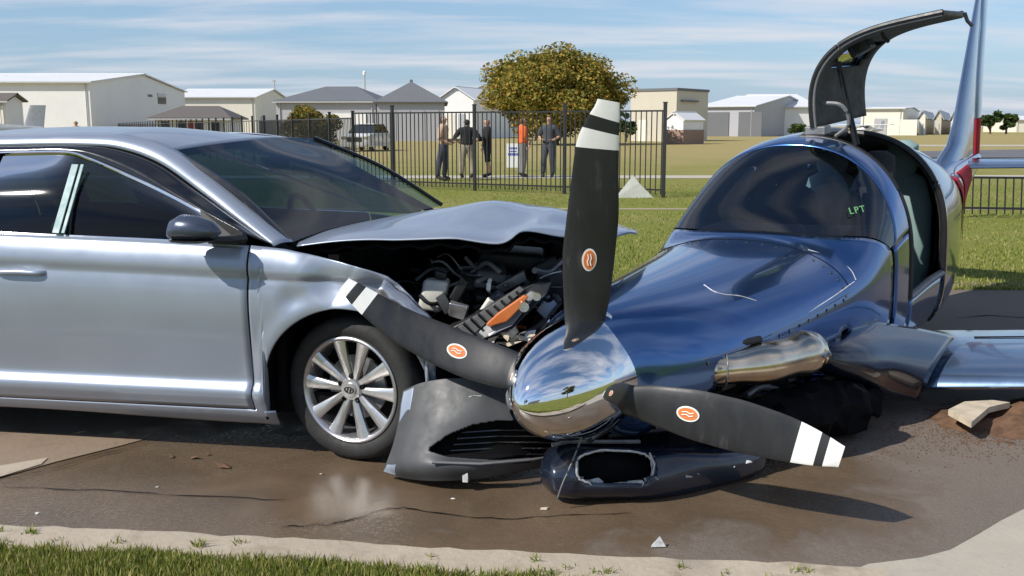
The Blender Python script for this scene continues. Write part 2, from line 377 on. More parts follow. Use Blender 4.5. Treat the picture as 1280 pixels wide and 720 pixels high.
crack([(355, 658), (420, 655), (480, 637), (510, 634), (560, 642), (625, 648), (700, 645), (790, 640)], .011)
crack([(0, 609), (120, 612), (230, 620), (360, 624)], .009)
crack([(1195, 397), (1235, 394), (1300, 398)], .03)
crack([(0, 602), (60, 586), (130, 567), (192, 549)], .010, .0165)

def grass(name, label, spots, hmin, hmax, w, z, lean=.5):
    """uncountable grass blades as one mesh of bent blades"""
    vs, fs = [], []
    for (x, y) in spots:
        a = random.uniform(0, 6.283); h = random.uniform(hmin, hmax); l = random.uniform(.1, lean)*h; b_ = random.uniform(0, 6.283); ww = w*random.uniform(.6, 1.3)
        dx, dy = math.cos(a)*ww/2, math.sin(a)*ww/2; lx, ly = math.cos(b_)*l, math.sin(b_)*l; i = len(vs)
        vs += [(x-dx, y-dy, z), (x+dx, y+dy, z), (x+dx*.7+lx*.4, y+dy*.7+ly*.4, z+h*.6), (x-dx*.7+lx*.4, y-dy*.7+ly*.4, z+h*.6), (x+lx, y+ly, z+h)]
        fs += [(i, i+1, i+2, i+3), (i+3, i+2, i+4)]
    o = mesh(name, vs, fs, 'grass_blade', smooth=False); o['kind'] = 'stuff'; tag(o, label, 'grass'); return o
kbx = [p.x for p in kb]; kby = [p.y for p in kb]
sp = []
while len(sp) < 26000:
    x = random.uniform(-2.6, .9); e = interp(x, kbx, kby); y = e+.004-abs(random.gauss(0, .22))
    if y > 2.9 and (math.sin(x*9)+math.sin(x*23+1)+random.uniform(-2, 2) > -1.2 or y < e-.09): sp.append((x, y))
grass('verge_grass', 'bright green short grass along the near kerb', sp, .015, .055, .005, KZ-.025)
sp = []
while len(sp) < 42000:
    y = BACKY+(26-BACKY)*random.random()**1.7; x = random.uniform(-.02*y, .62*y) if random.random() < .8 else random.uniform(-.25*y, .1*y)
    if not (17.5 < y < 18.8): sp.append((x, y))
for k in range(6000): sp.append((random.uniform(1.0, 12), BACKY-.02+abs(random.gauss(0, .12))))
grass('lawn_grass', 'green lawn grass behind the crashed aeroplane', sp, .015, .045, .012, 0)
sp = []
for k in range(26):
    i = random.randrange(len(kf)); q = kf[i].lerp(kb[i], random.uniform(.25, 1)); n_ = random.randrange(8, 30)
    for j in range(n_): sp.append((q.x+random.gauss(0, .014), q.y+random.gauss(0, .010)))
for q in (gnd(1005, 714, KZ), gnd(755, 716, KZ)):
    for j in range(40): sp.append((q.x+random.gauss(0, .02), q.y+random.gauss(0, .012)))
grass('kerb_weeds', 'small weeds growing in the joints of the kerb', sp, .008, .030, .005, KZ-.004, 1.2)
# ------------------------------------------------------------------ the silver saloon car
CA = R(9.5); cfx = Vector((math.cos(CA), -math.sin(CA), 0)); cly = Vector((math.sin(CA), math.cos(CA), 0))
corg = gnd(436, 581) + cly*.86; corg.z = .006
CM = Matrix(((cfx.x, cly.x, 0, corg.x), (cfx.y, cly.y, 0, corg.y), (0, 0, 1, corg.z), (0, 0, 0, 1)))
CI = CM.inverted()
car = thing('saloon_car', 'silver four-door saloon car with a crushed front end and buckled bonnet', 'car', CM)
def cs(u, v, Y):
    """point of the car's frame at its own lateral offset Y"""
    return CI @ hit(u, v, CM @ Vector((0, Y, 0)), cly)
def zbelt(x): return interp(x, [-3.9, -2.6, -1.63, -.86, -.46, .5], [1.03, 1.015, .995, .977, .962, .93])
PROF = [(.155, .800), (.20, .838), (.262, .868), (.292, .884), (.305, .888), (.318, .884), (.352, .860), (.39, .8585), (.45, .8665), (.53, .879), (.62, .889), (.70, .8945), (.77, .893), (.82, .887), (.845, .881), (.857, .8795), (.868, .884), (.880, .888), (.893, .8885), (.93, .881), (.97, .865), (1.0, .845)]
PZ = [p[0] for p in PROF]; PY = [p[1] for p in PROF]
_pc = crv([(z, y, 0) for z, y in PROF], 4)
def yside(x, z):
    zb = zbelt(x); ref = z if z < .36 else .36+(z-.36)*(1.0-.36)/(zb-.36)
    y = float(np.interp(ref, _pc[:, 0], _pc[:, 1]))
    if x > .1: y -= .16*((x-.1)/.85)**2
    if x < -2.3: y -= .10*((-2.3-x)/1.3)**2
    # flared wheel arches
    for wx in (0., -2.69):
        d = math.hypot(x-wx, z-.33)
        if .33 < d < .50: y += .014*math.exp(-((d-.385)/.05)**2)
    return y
def dent(x, z):
    d = 0.
    for cx, cz, r, a in ((-.06, .80, .10, .030), (.06, .86, .09, -.02), (.16, .79, .09, .045), (-.17, .86, .06, -.012), (-.14, .62, .10, .012), (.28, .70, .08, .03), (-.22, .74, .05, .010)):
        d += a*math.exp(-(((x-cx)**2+(z-cz)**2)/r**2))
    k = min(1, max(0, (x+.30)/.35))*min(1, max(0, (z-.62)/.12))                 # sharp creases where the sheet metal folded
    d += k*(.020*abs(math.sin(7*x+9*z+.4))-.011*abs(math.sin(13*x-8*z)))
    return d
ARCH = .372
def panel(name, x0, x1, zlo, zhi, mat='silver', side=-1, nx=40, nz=44, dn=False, parent=car):
    G = []
    for i in range(nx+1):
        x = x0+(x1-x0)*i/nx; a, b_ = zlo(x), zhi(x); col = []
        for j in range(nz+1):
            z = a+(b_-a)*j/nz; y = yside(x, z)-(dent(x, z) if dn else 0); col.append((x, side*y, z))
        G.append(col)
    if side > 0: G = G[::-1]
    vs, fs = gridmesh(np.array(G)); return mesh(name, vs, fs, mat, parent, solid=.010, sharp=60)
def archz(x, wx, base):
    d = abs(x-wx); return max(base, .33+math.sqrt(max(0, ARCH**2-d*d))) if d < ARCH else base
for sd in (-1, 1):
    fd = panel('door', -1.735, -.428, lambda x: .235, lambda x: zbelt(x)-.004, side=sd)
    rd = panel('door', -2.62, -1.747, lambda x: max(.235, archz(x, -2.69, .235)), lambda x: zbelt(x)-.004, side=sd)
    panel('sill_panel', -2.30, -.33, lambda x: .165+.012*math.sin(x*3), lambda x: .228, side=sd, nz=8, dn=False)
    panel('quarter_panel', -3.72, -2.632, lambda x: archz(x, -2.69, .25), lambda x: zbelt(x)+.02, side=sd)
    # door handle: strap over a scooped cup
    for dd, hx in ((fd, -1.50), (rd, -2.42)):
        hz = .825; yy = sd*(yside(hx, hz)+.026)
        path = [(hx-.125, sd*(yside(hx, hz)-.002), hz-.002), (hx-.10, yy, hz), (hx, yy+sd*.006, hz+.003), (hx+.085, yy, hz), (hx+.115, sd*(yside(hx, hz)-.002), hz)]
        tube('door_handle', crv(path, 5), .013, 'silver', dd, 10, flat=1.)
        vs, fs = lathegeo([(-.012, .0), (-.012, .05), (.0, .055), (.004, .048)], 20, 'y')
        mesh('handle_cup', [Vector((hx+v.x*1.15, sd*(yside(hx, hz)-.001)+v.y*sd*.35, hz+.012+v.z*.62)) for v in vs], fs, 'silver_dark', dd)
ft = lambda x: interp(x, [-.42, -.26, 0, .12, .2, .3, .42], [.958, .945, .90, .872, .845, .765, .63])
panel('front_wing', -.418, .40, lambda x: archz(x, 0, .165), ft, side=-1, nx=90, dn=True)
panel('front_wing', -.418, .55, lambda x: archz(x, 0, .165), lambda x: interp(x, [-.42, 0, .55], [.955, .9, .72]), side=1, nx=60)
# chrome strip of the belt line and window surrounds
def P3(l): return [Vector(p) for p in l]
Lc = [cs(u, v, Y) for u, v, Y in [(-40, 184, -.60), (40, 182, -.60), (100, 182, -.60), (150, 186, -.60), (200, 204, -.62), (250, 239, -.66), (295, 273, -.72), (343, 309, -.79)]]
Uc = [cs(u, v, Y) for u, v, Y in [(-40, 171, -.53), (40, 169, -.53), (105, 168, -.53), (165, 171, -.53), (217, 187, -.545), (264, 220, -.58), (312, 259, -.64), (366, 303, -.71)]]
Gc = [cs(u, v, Y) for u, v, Y in [(-40, 192, -.635), (30, 190, -.635), (85, 190, -.64), (113, 198, -.65), (160, 218, -.68), (205, 239, -.72), (252, 264, -.77), (304, 292, -.84)]]
Lr = [(-3.35, -.665, 1.03), (-3.0, -.63, 1.17), (-2.6, -.60, 1.315), (-2.25, -.60, 1.365)]; Ur = [(-3.42, -.58, 1.05), (-3.05, -.55, 1.20), (-2.6, -.53, 1.35), (-2.25, -.53, 1.40)]; Gr = [(-3.05, -.76, 1.035), (-2.85, -.70, 1.14), (-2.55, -.655, 1.265), (-2.25, -.64, 1.335)]
Lc = P3(Lr)+Lc; Uc = P3(Ur)+Uc; Gc = P3(Gr)+Gc
Bc = [Vector((g.x+(.03 if i < 2 else 0)+(.0 if i < len(Gc)-1 else .02), -(yside(g.x, zbelt(g.x)-.01)-.012), zbelt(g.x)-.004)) for i, g in enumerate(Gc)]
Lq, Uq, Gq, Bq = crv(Lc, 8), crv(Uc, 8), crv(Gc, 8), crv(Bc, 8)
def mir(A, s): A = np.array(A).copy(); A[..., 1] *= -s; return A
def strip(name, a, b_, n, mat, parent, bow=0., sd=-1, solid=.006, kk=None):
    G = []
    for k in range(n+1):
        t_ = k/n; row = a*(1-t_)+b_*t_; row = row.copy(); row[:, 1] -= bow*math.sin(math.pi*t_); row[:, 2] += bow*.55*math.sin(math.pi*t_); G.append(row)
    G = mir(np.array(G), -sd); G[..., 1] *= 1
    if kk: G = G[:, kk[0]:kk[1]]
    if sd < 0: G = G[::-1]
    vs, fs = gridmesh(G); return mesh(name, vs, fs, mat, parent, solid=solid, sharp=60)
Nt = [cs(u, v, Y) for u, v, Y in [(217, 188, -.535), (262, 181, -.30), (312, 175, 0), (350, 172, .30), (392, 173, .535)]]
Wb = [cs(u, v, Y) for u, v, Y in [(364, 303, -.705), (410, 287, -.38), (462, 275, 0), (512, 266, .38), (552, 257, .68)]]
def rack(x): return float(np.interp(x, [-1.7, Nt[0].x, Wb[0].x], [0, Nt[4].x-Nt[0].x, Wb[4].x-Wb[0].x]))   # the knock racked the far pillar forward
for sd in (-1, 1):
    s_ = 1 if sd < 0 else -1
    A = lambda q: mir(q, -s_)
    # note: curves are given for the near side (y < 0); the far side is their mirror image
    def st(name, a, b_, n, mat, bow=0., solid=.006, k0=None, k1=None):
        G = []
        for k in range(n+1):
            t_ = k/n; row = (a*(1-t_)+b_*t_).copy(); row[:, 1] -= bow*math.sin(math.pi*t_); row[:, 2] += bow*.5*math.sin(math.pi*t_); G.append(row)
        G = np.array(G)[:, k0:k1]
        if sd > 0:
            G = G.copy(); G[..., 1] *= -1; G[..., 0] += np.vectorize(rack)(G[..., 0])
        else: G = G[::-1]
        vs, fs = gridmesh(G); return mesh(name, vs, fs, mat, car, solid=solid, sharp=60)
    st('roof_rail', Lq, Uq, 6, 'silver', .016)
    st('window_surround', Gq, Lq+np.array([0, .006, 0]), 3, 'black_gloss', .004)
    i_b = int(np.argmin(abs(Gq[:, 0]+1.76)))
    st('side_window', Bq, Gq+np.array([0, .006, 0]), 6, 'glass_car', .02, 0, 0, i_b)
    st('side_window', Bq, Gq+np.array([0, .006, 0]), 6, 'glass_car', .02, 0, i_b+1, None)
    G_ = Gq.copy(); G_[:, 1] *= (1 if sd < 0 else -1)
    tube('chrome_strip', [Vector(p)+Vector((0, sd*.006, -.002)) for p in G_[20:]], .0075, 'chrome', car, 6)
    G_ = Bq.copy(); G_[:, 1] *= (1 if sd < 0 else -1)
    tube('belt_strip', [Vector(p)+Vector((0, sd*.012, .004)) for p in G_[16:]], .008, 'chrome', car, 6)
# pair of pale teal upright strips at the front side window
tr = [cs(u, v, -.66-.19*k) for k, (u, v) in enumerate([(93, 204), (82, 292)])]
for du, w in ((0, .016), (.036, .007)):
    box('pale_strip', (tr[0]+tr[1])/2+Vector((du, -.034, 0)), (w*2, .006, .34), 'pale_teal', car, Matrix.Rotation(-.50, 3, 'X') @ Matrix.Rotation(.04, 3, 'Y'))
# roof
Nt = [cs(u, v, Y) for u, v, Y in [(217, 188, -.535), (262, 181, -.30), (312, 175, 0), (350, 172, .30), (392, 173, .535)]]
rows = []
U0 = [Vector(p) for p in crv(Uc[:9], 1)]
for k in range(9):
    t_ = k/8; nx = Nt[2].x
    edge = [-3.42+.0, -3.05, -2.6, -2.25, None]
xs = [-3.35, -3.0, -2.6, -2.2, -1.8, -1.4, -1.15, None]
zc = [1.10, 1.24, 1.385, 1.448, 1.472, 1.472, 1.462, None]
Uarr = np.array([tuple(p) for p in Uq])
for x, zcen in zip(xs, zc):
    if x is None: rows.append([tuple(p) for p in Nt]); continue
    i = int(np.argmin(abs(Uarr[:, 0]-x))); ye, ze = -Uarr[i, 1], Uarr[i, 2]
    rows.append([(x, -ye, ze), (x, -ye*.55, zcen-(zcen-ze)*.32), (x, 0, zcen), (x, ye*.55, zcen-(zcen-ze)*.32), (x, ye, ze)])
patch('roof', rows[2:], 6, 6, 'silver', car, flip=True)
patch('roof_lining', [[(p[0], p[1]*.97, p[2]-.035) for p in r] for r in rows[2:]], 4, 4, 'interior', car, solid=.006)
patch('rear_window', rows[:3], 8, 6, 'glass_car', car, flip=True, solid=0)
# windscreen
Wb = [cs(u, v, Y) for u, v, Y in [(364, 303, -.705), (410, 287, -.38), (462, 275, 0), (512, 266, .38), (552, 257, .68)]]
Wm = []
for a, b_, k in zip(Nt, Wb, (0, .75, 1, .75, 0)):
    q = a.lerp(b_, .5); Wm.append(q+Vector((.035, 0, .05))*(.55+.45*k))
tube('windscreen_seal', [Vector(p)+Vector((.0, -.004, -.004)) for p in crv([Nt[0], Wm[0], Wb[0]], 8)], .016, 'black_gloss', car, 6)
patch('windscreen', [Nt, Wm, Wb], 8, 8, 'glass_windshield', car, solid=0, flip=True)
tube('windscreen_seal', [Vector(p)+Vector((.004, 0, .004)) for p in crv([Nt[4], Wm[4], Wb[4]], 8)], .012, 'black_gloss', car, 6)
# cabin: dashboard, wheel, seats, mirror
dpts = [[(Wb[k].x-.03-.5*t_, Wb[k].y, Wb[k].z-.035-(.02 if t_ < .5 else .10)*t_) for k in range(5)] for t_ in (0, .5, 1)]
patch('dashboard', dpts, 4, 4, 'dash', car, solid=.02)
for sy, nm in ((.37, 0), (-.37, 1), ):
    cx = -1.35
    rings = []
    for z, w, d in ((.35, .25, .12), (.5, .25, .13), (.8, .25, .10), (1.0, .20, .08), (1.06, .10, .06), (1.1, .13, .06), (1.27, .12, .05), (1.3, .08, .03)):
        x0 = cx-.30*(z-.35); rings.append([Vector((x0+d*math.cos(a)*.9, sy+w*math.sin(a)*(1 if True else 1), z)) for a in [2*math.pi*k/20 for k in range(20)]])
    vs, fs = loft(rings); mesh('seat', vs, fs, 'interior', car)
sc_ = Vector((-.62, .36, .93)); sm = Matrix.Rotation(R(66), 3, 'Y')
vs, fs = [], []
ring = [sc_+sm @ Vector((.18*math.cos(a), .18*math.sin(a), 0)) for a in [2*math.pi*k/36 for k in range(37)]]
sw = tube('steering_wheel', ring, .016, 'dash', car, 8)
for a in (0, R(180), R(90)): tube('spoke', [sc_, sc_+sm @ Vector((.18*math.sin(a), .18*math.cos(a), 0))*1], .013, 'dash', sw, 6)
rm = cs(352, 203, .05)
vs, fs = lathegeo([(-.13, .0), (-.125, .03), (-.08, .045), (.08, .045), (.125, .03), (.13, 0)], 14, 'y'); mesh('rear_view_mirror', [Vector((rm.x-.02+v.x*.5, rm.y+v.y, rm.z+v.z*.9)) for v in vs], fs, 'dash', car)
# inner tub and floor: closes the cabin
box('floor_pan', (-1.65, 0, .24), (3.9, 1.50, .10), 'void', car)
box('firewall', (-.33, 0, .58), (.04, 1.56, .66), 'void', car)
for sd in (-1, 1):
    box('door_lining', (-1.7, sd*.80, .60), (2.6, .03, .64), 'interior', car)
box('rear_bulkhead', (-3.0, 0, .68), (.06, 1.45, .62), 'interior', car)
# tail of the car
G = []
for x, z0, z1 in ((-3.70, .30, 1.0), (-3.78, .28, .98), (-3.83, .30, .95)):
    pass
rb = []
for z, x in ((.24, -3.66), (.40, -3.80), (.62, -3.80), (.66, -3.72), (.95, -3.76), (1.05, -3.68)):
    w = yside(-3.70, min(z, .98)); rb.append([(x+.10, -w, z), (x, -w*.7, z), (x-.04, 0, z), (x, w*.7, z), (x+.10, w, z)])
patch('rear_bumper', rb, 4, 6, 'silver', car)
patch('boot_lid', [[(-3.70, -.80, 1.05), (-3.74, 0, 1.07), (-3.70, .80, 1.05)], [(-3.35, -.78, 1.06), (-3.35, 0, 1.10), (-3.35, .78, 1.06)]], 4, 6, 'silver', car)
# door mirror on the near side
mc = cs(252, 290, -1.00)
def mirror(c, sd):
    rings = []
    for t_, rx, rz, oz in ((0, .012, .010, .0), (.03, .055, .040, .002), (.10, .085, .062, .006), (.17, .088, .066, .008), (.215, .070, .050, .0), (.235, .03, .02, -.01)):
        rings.append([Vector((c.x+.10-.0*t_+rx*math.cos(a)*1.05-.03, c.y-sd*(-.13+t_*0)+0, c.z+oz+rz*math.sin(a))) for a in []] or
                     [Vector((c.x+.085-t_+0, c.y+ry, c.z+oz+rz*sz)) for ry, sz in [(rx*.75*math.cos(a), math.sin(a) if math.sin(a) > 0 else math.sin(a)*.72) for a in [2*math.pi*k/22 for k in range(22)]]])
    return rings
rings = mirror(mc, -1); vs, fs = loft(rings); dm = mesh('door_mirror', vs, fs, 'mirror_cap', car, sharp=60)
rings2 = [[Vector((v.x, c_.y+(v.y-c_.y)*.98, min(v.z, mc.z-.022)-.012)) for v in r] for r in rings[1:5] for c_ in [mc]]
vs, fs = loft(rings2); mesh('mirror_base', vs, fs, 'black_plastic', dm)
a_ = cs(262, 300, -.98); tube('mirror_arm', [a_, a_.lerp(cs(300, 299, -.86), .55)+Vector((0, 0, -.004)), cs(304, 298, -.84)], [.024, .028, .034], 'black_plastic', dm, 10, flat=.7)
q_ = [cs(253, 262, -.775), cs(306, 291, -.842), cs(306, 306, -.85), cs(262, 303, -.86)]
mesh('mirror_sail', [Vector(v)+Vector((0, -.016, 0)) for v in q_], [(0, 1, 2, 3)], 'black_plastic', dm, smooth=False, solid=.01)
# wheels
def wheel(cx, cy, steer, near):
    sgn = -1 if cy < 0 else 1
    M = Matrix.Translation((cx, cy, .328)) @ Matrix.Rotation(steer, 4, 'Z') @ Matrix.Rotation(.15, 4, 'Y')
    tx = lambda vs: [M @ Vector((v.x, v.y*sgn, v.z)) for v in vs]
    prof = [(-.19, .24), (-.20, .27), (-.195, .31), (-.175, .324), (-.10, .328), (-.045, .325), (-.012, .315), (.002, .295), (.004, .27), (-.004, .247), (-.014, .238)]
    vs, fs = lathegeo(prof, 72, 'y', False)
    w = mesh('wheel', tx(vs), fs, 'rubber', car, sharp=70)
    if not near: vs, fs = lathegeo([(-.03, .24), (-.03, .02)], 32, 'y'); mesh('rim', tx(vs), fs, 'alloy', w); return
    vs, fs = lathegeo([(-.014, .240), (-.002, .239), (.001, .232), (-.004, .224), (-.02, .216), (-.11, .205), (-.18, .205), (-.18, .20)], 72, 'y', False); mesh('rim', tx(vs), fs, 'alloy', w)
    vs, fs = lathegeo([(-.115, .0), (-.115, .206)], 40, 'y', False); mesh('wheel_back', tx(vs), fs, 'void', w)
    vs, fs = lathegeo([(-.09, .145), (-.075, .145), (-.075, .05), (-.09, .05)], 40, 'y', False); mesh('brake_disc', tx(vs), fs, 'engine_grey', w)
    for k in range(10):                                                      # ten spokes in pairs
        a = 2*math.pi*k/10+.10; hw = .014; ca, sa = math.cos(a), math.sin(a)
        rings = []
        for r_, h_, y_, th in ((.035, .013, -.026, .03), (.07, .0155, -.020, .026), (.14, .0215, -.013, .022), (.20, .028, -.008, .02), (.226, .034, -.006, .018)):
            tw = .10*((-1)**k)*(r_-.03)/.2
            ring = []
            for (o_, d_) in ((-h_, -th), (-h_, -.006), (-h_*.55, .0), (h_*.55, .0), (h_, -.006), (h_, -th)):
                x = r_*math.cos(a+tw*.35)-o_*math.sin(a+tw*.35); z = r_*math.sin(a+tw*.35)+o_*math.cos(a+tw*.35); ring.append(Vector((x, y_+d_, z)))
            rings.append(ring)
        vs, fs = loft(rings); mesh('spoke', tx(vs), fs, 'alloy', w, sharp=35)
    vs, fs = lathegeo([(-.05, .052), (-.022, .052), (-.014, .046), (-.014, .031), (-.006, .030), (-.004, .0)], 32, 'y'); mesh('hub_cap', tx(vs), fs, 'alloy', w)
    vs, fs = lathegeo([(-.0045, .021), (-.0015, .021), (-.0015, .017), (-.0045, .017)], 28, 'y', False); mesh('emblem', tx([Vector((v.x*1.15, v.y, v.z*.72)) for v in vs]), fs, 'black_plastic', w)
    b1 = [tubegeo([Vector((-.009, -.002, -.011)), Vector((-.005, -.002, .011))], .0022, 6), tubegeo([Vector((.006, -.002, -.011)), Vector((.010, -.002, .011))], .0022, 6), tubegeo([Vector((-.007, -.002, -.002)), Vector((.008, -.002, .002))], .0022, 6)]
    vs, fs = merge(b1); mesh('emblem', tx(vs), fs, 'black_plastic', w)
    for k in range(5):
        a = 2*math.pi*k/5+.42; vs, fs = lathegeo([(-.03, .011), (-.012, .011), (-.010, .007), (-.016, .006)], 8, 'y', False)
        mesh('lug_hole', tx([Vector((v.x+.058*math.cos(a), v.y-.006, v.z+.058*math.sin(a))) for v in vs]), fs, 'void', w)
wheel(0, -.838, R(-13), True); wheel(-2.69, -.845, 0, True); wheel(0, .845, R(-13), False); wheel(-2.69, .845, 0, False)
for wx in (0, -2.69):                                                         # wheel wells
    for sd in (-1, 1):
        n_ = 24; G = [[(wx+.395*math.cos(a)*k_, sd*y_, .33+.395*math.sin(a)*k_) for a in [math.pi*(-.12+1.24*i/n_) for i in range(n_+1)]] for y_, k_ in ((.86, 1), (.5, 1), (.5, .02))]
        vs, fs = gridmesh(np.array(G)); mesh('wheel_well', vs, fs, 'void', car, solid=.01)
# ---- bonnet: buckled, sprung open
def hrow(px, Y): return [cs(u, v, Y+dy) for u, v, dy in px]
H = [hrow([(371, 307, .0), (425, 301, 0), (490, 299, 0), (560, 299, 0), (622, 304, 0), (655, 289, .05), (700, 297, .1), (735, 304, .16)], -.735),
     hrow([(378, 300, 0), (432, 291, 0), (500, 288, 0), (565, 287, 0), (630, 294, 0), (664, 281, .04), (712, 290, .1), (752, 300, .12)], -.60),
     hrow([(412, 287, 0), (462, 279, 0), (532, 276, 0), (594, 272, 0), (650, 279, 0), (680, 273, .04), (728, 284, .06), (775, 297, .08)], -.35),
     hrow([(460, 276, 0), (510, 267, 0), (560, 260, 0), (608, 253, 0), (658, 257, 0), (700, 264, 0), (752, 277, 0), (795, 292, 0)], 0.02),
     hrow([(512, 268, 0), (552, 261, 0), (596, 256, 0), (638, 254, 0), (680, 258, 0), (718, 266, 0), (762, 278, 0), (797, 290, 0)], .36),
     hrow([(546, 262, 0), (582, 262, 0), (622, 262, 0), (660, 264, 0), (700, 268, 0), (734, 274, 0), (770, 283, 0), (798, 292, 0)], .66)]
P = refine(H, 6, 6); rs = np.random.RandomState(3)
for i in range(P.shape[0]):
    for j in range(P.shape[1]):
        t_ = j/(P.shape[1]-1); P[i, j, 2] += t_*(.016*abs(math.sin(j*.21-i*.13+.6))-.010*abs(math.sin(j*.33+i*.17))+.006*math.sin(i*.5))
vs, fs = gridmesh(P); bon = mesh('bonnet', vs, fs, 'silver', car, solid=.006, sharp=50)
Q = P[2:-2, 3:-6].copy(); Q[..., 2] -= .035+.02*np.sin(np.arange(Q.shape[1])*.9)[None, :]**2; vs, fs = gridmesh(Q); mesh('bonnet_liner', vs, fs, 'void', bon, solid=.012)
# ---- crushed engine bay, near things first
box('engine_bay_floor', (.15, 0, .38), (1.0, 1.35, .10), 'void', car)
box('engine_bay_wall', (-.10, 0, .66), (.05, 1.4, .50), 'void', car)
tube('wing_rail', [cs(370, 322, -.76), cs(430, 338, -.75), (cs(482, 349, -.74))], .013, 'engine_grey', car, 6)
tube('wing_rail', [cs(385, 330, -.70), cs(440, 345, -.70), (cs(484, 356, -.70))], .009, 'black_plastic', car, 6)
for k in range(7): q = cs(392+k*14, 330+k*3.4, -.765); box('clip', q, (.022, .012, .006), 'white_paint' if k % 2 else 'silver_dark', car, Matrix.Rotation(.25, 3, 'Y'))
def lump(name, u, v, Y, sx, sy, sz, mat, rot=(0, 0, 0), seed=1, bev=.012):
    r_ = random.Random(seed); c_ = cs(u, v, Y); M3 = (Matrix.Rotation(rot[0], 3, 'X') @ Matrix.Rotation(rot[1], 3, 'Y') @ Matrix.Rotation(rot[2], 3, 'Z'))
    vs, fs = boxgeo((0, 0, 0), (sx, sy, sz)); vs = [c_+M3 @ Vector((v_.x*r_.uniform(.7, 1.1), v_.y*r_.uniform(.8, 1.1), v_.z*r_.uniform(.7, 1.1))) for v_ in vs]
    return mesh(name, vs, fs, mat, car, smooth=True, sharp=0, bevel=bev*1.6)
lump('washer_reservoir', 541, 369, -.50, .13, .12, .17, 'reservoir', (0, .2, .1), 4)
lump('reservoir_cap', 552, 343, -.50, .06, .06, .04, 'black_plastic', (0, .2, .1), 5, .006)
lump('air_box', 612, 345, -.30, .16, .2, .09, 'grey_plastic', (.1, .15, .2), 6)
lump('engine_cover', 640, 322, .0, .42, .4, .10, 'black_plastic', (0, .1, .1), 7)
lump('battery', 585, 350, -.30, .12, .16, .12, 'black_plastic', (0, .05, .3), 8)
lump('fuse_box', 600, 372, -.42, .07, .08, .06, 'black_plastic', (.2, .3, .5), 9)
lump('bracket', 572, 366, -.55, .05, .05, .16, 'black_plastic', (0, .5, 0), 10, .005)
lump('radiator_tank', 690, 350, -.25, .16, .12, .22, 'black_plastic', (0, -.4, .2), 11)
lump('bracket', 608, 383, -.60, .035, .03, .09, 'reservoir', (.2, .6, .3), 12, .004)
lump('bracket', 640, 352, -.42, .16, .03, .05, 'engine_grey', (.2, -.5, .1), 13, .004)
lump('panel_scrap', 573, 388, -.62, .09, .03, .07, 'alloy', (.2, .3, .1), 14, .003)
lump('panel_scrap', 625, 375, -.48, .08, .03, .08, 'engine_grey', (.4, .8, .1), 15, .003)
lump('panel_scrap', 556, 380, -.58, .05, .03, .10, 'silver_dark', (.1, -.5, .1), 16, .003)
lump('panel_scrap', 683, 384, -.45, .10, .02, .06, 'silver', (.1, -.9, .2), 17, .003)
for k, (u, v, u2, v2, r_, m_) in enumerate([(560, 358, 640, 346, .008, 'engine_grey'), (575, 340, 700, 362, .012, 'black_plastic'), (600, 392, 660, 352, .010, 'black_plastic'), (650, 420, 705, 372, .012, 'grey_plastic'), (560, 398, 575, 345, .012, 'black_plastic'), (668, 338, 702, 326, .015, 'engine_grey'), (520, 350, 560, 338, .008, 'engine_grey')]):
    a = cs(u, v, -.45); b_ = cs(u2, v2, -.25); tube('hose', crv([a, a.lerp(b_, .5)+Vector((0, 0, .03*(-1)**k)), b_], 6), r_, m_, car, 8)
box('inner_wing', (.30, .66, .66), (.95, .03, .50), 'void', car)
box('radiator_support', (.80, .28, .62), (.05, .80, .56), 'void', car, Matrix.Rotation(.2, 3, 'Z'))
er = random.Random(77)
for k in range(90):                                                           # wires, hoses and broken brackets in the bay
    u, v, Y_ = er.uniform(515, 700), er.uniform(335, 400), er.uniform(-.55, .1); a = cs(u, v, Y_)
    if k % 3 == 2:
        M3 = Matrix.Rotation(er.uniform(-1, 1), 3, 'X') @ Matrix.Rotation(er.uniform(-1.2, 1.2), 3, 'Y') @ Matrix.Rotation(er.uniform(-1, 1), 3, 'Z')
        box('bay_fragment', a, (er.uniform(.02, .10), er.uniform(.01, .03), er.uniform(.015, .06)), er.choice(['black_plastic', 'grey_plastic', 'engine_grey', 'void', 'silver_dark']), car, M3, bevel=.008, smooth=True)
    else:
        b_ = cs(u+er.uniform(-60, 60), v+er.uniform(-22, 22), Y_+er.uniform(-.1, .2)); tube('wire', crv([a, a.lerp(b_, .35)+Vector((0, er.uniform(-.04, .04), er.uniform(-.05, .05))), a.lerp(b_, .7)+Vector((0, er.uniform(-.04, .04), er.uniform(-.05, .05))), b_], 4), er.choice([.003, .004, .006, .010]), er.choice(['black_plastic', 'black_plastic', 'grey_plastic', 'engine_grey', 'amber']) if k % 11 else 'white_paint', car, 6)
# displaced headlamp: a long housing with an amber lens
def slab(name, px, Y, th, mat, parent=car, bevel=.006):
    f = [at(u, v, y_) for (u, v), y_ in zip(px, Y)]; b_ = [p+Vector((.0, th, 0)) for p in f]; n = len(f)
    vs, fs = fixn(f+b_, [tuple(range(n)), tuple(range(n, 2*n))]+[(i, (i+1) % n, n+(i+1) % n, n+i) for i in range(n)])
    return mesh(name, vs, fs, mat, parent, True, smooth=False, bevel=bevel)
hl = slab('headlamp', [(558, 412), (575, 404), (640, 368), (672, 352), (690, 352), (684, 368), (640, 412), (600, 426)], [4.34, 4.34, 4.36, 4.38, 4.38, 4.36, 4.30, 4.30], .10, 'black_plastic')
slab('housing_rim', [(596, 415), (664, 364), (672, 367), (640, 408), (606, 423)], [4.32, 4.34, 4.33, 4.29, 4.29], .03, 'grey_plastic', hl)
slab('amber_lens', [(607, 406), (622, 392), (655, 369), (661, 371), (648, 388), (634, 402), (612, 409)], [4.28]*7, .03, 'amber', hl)
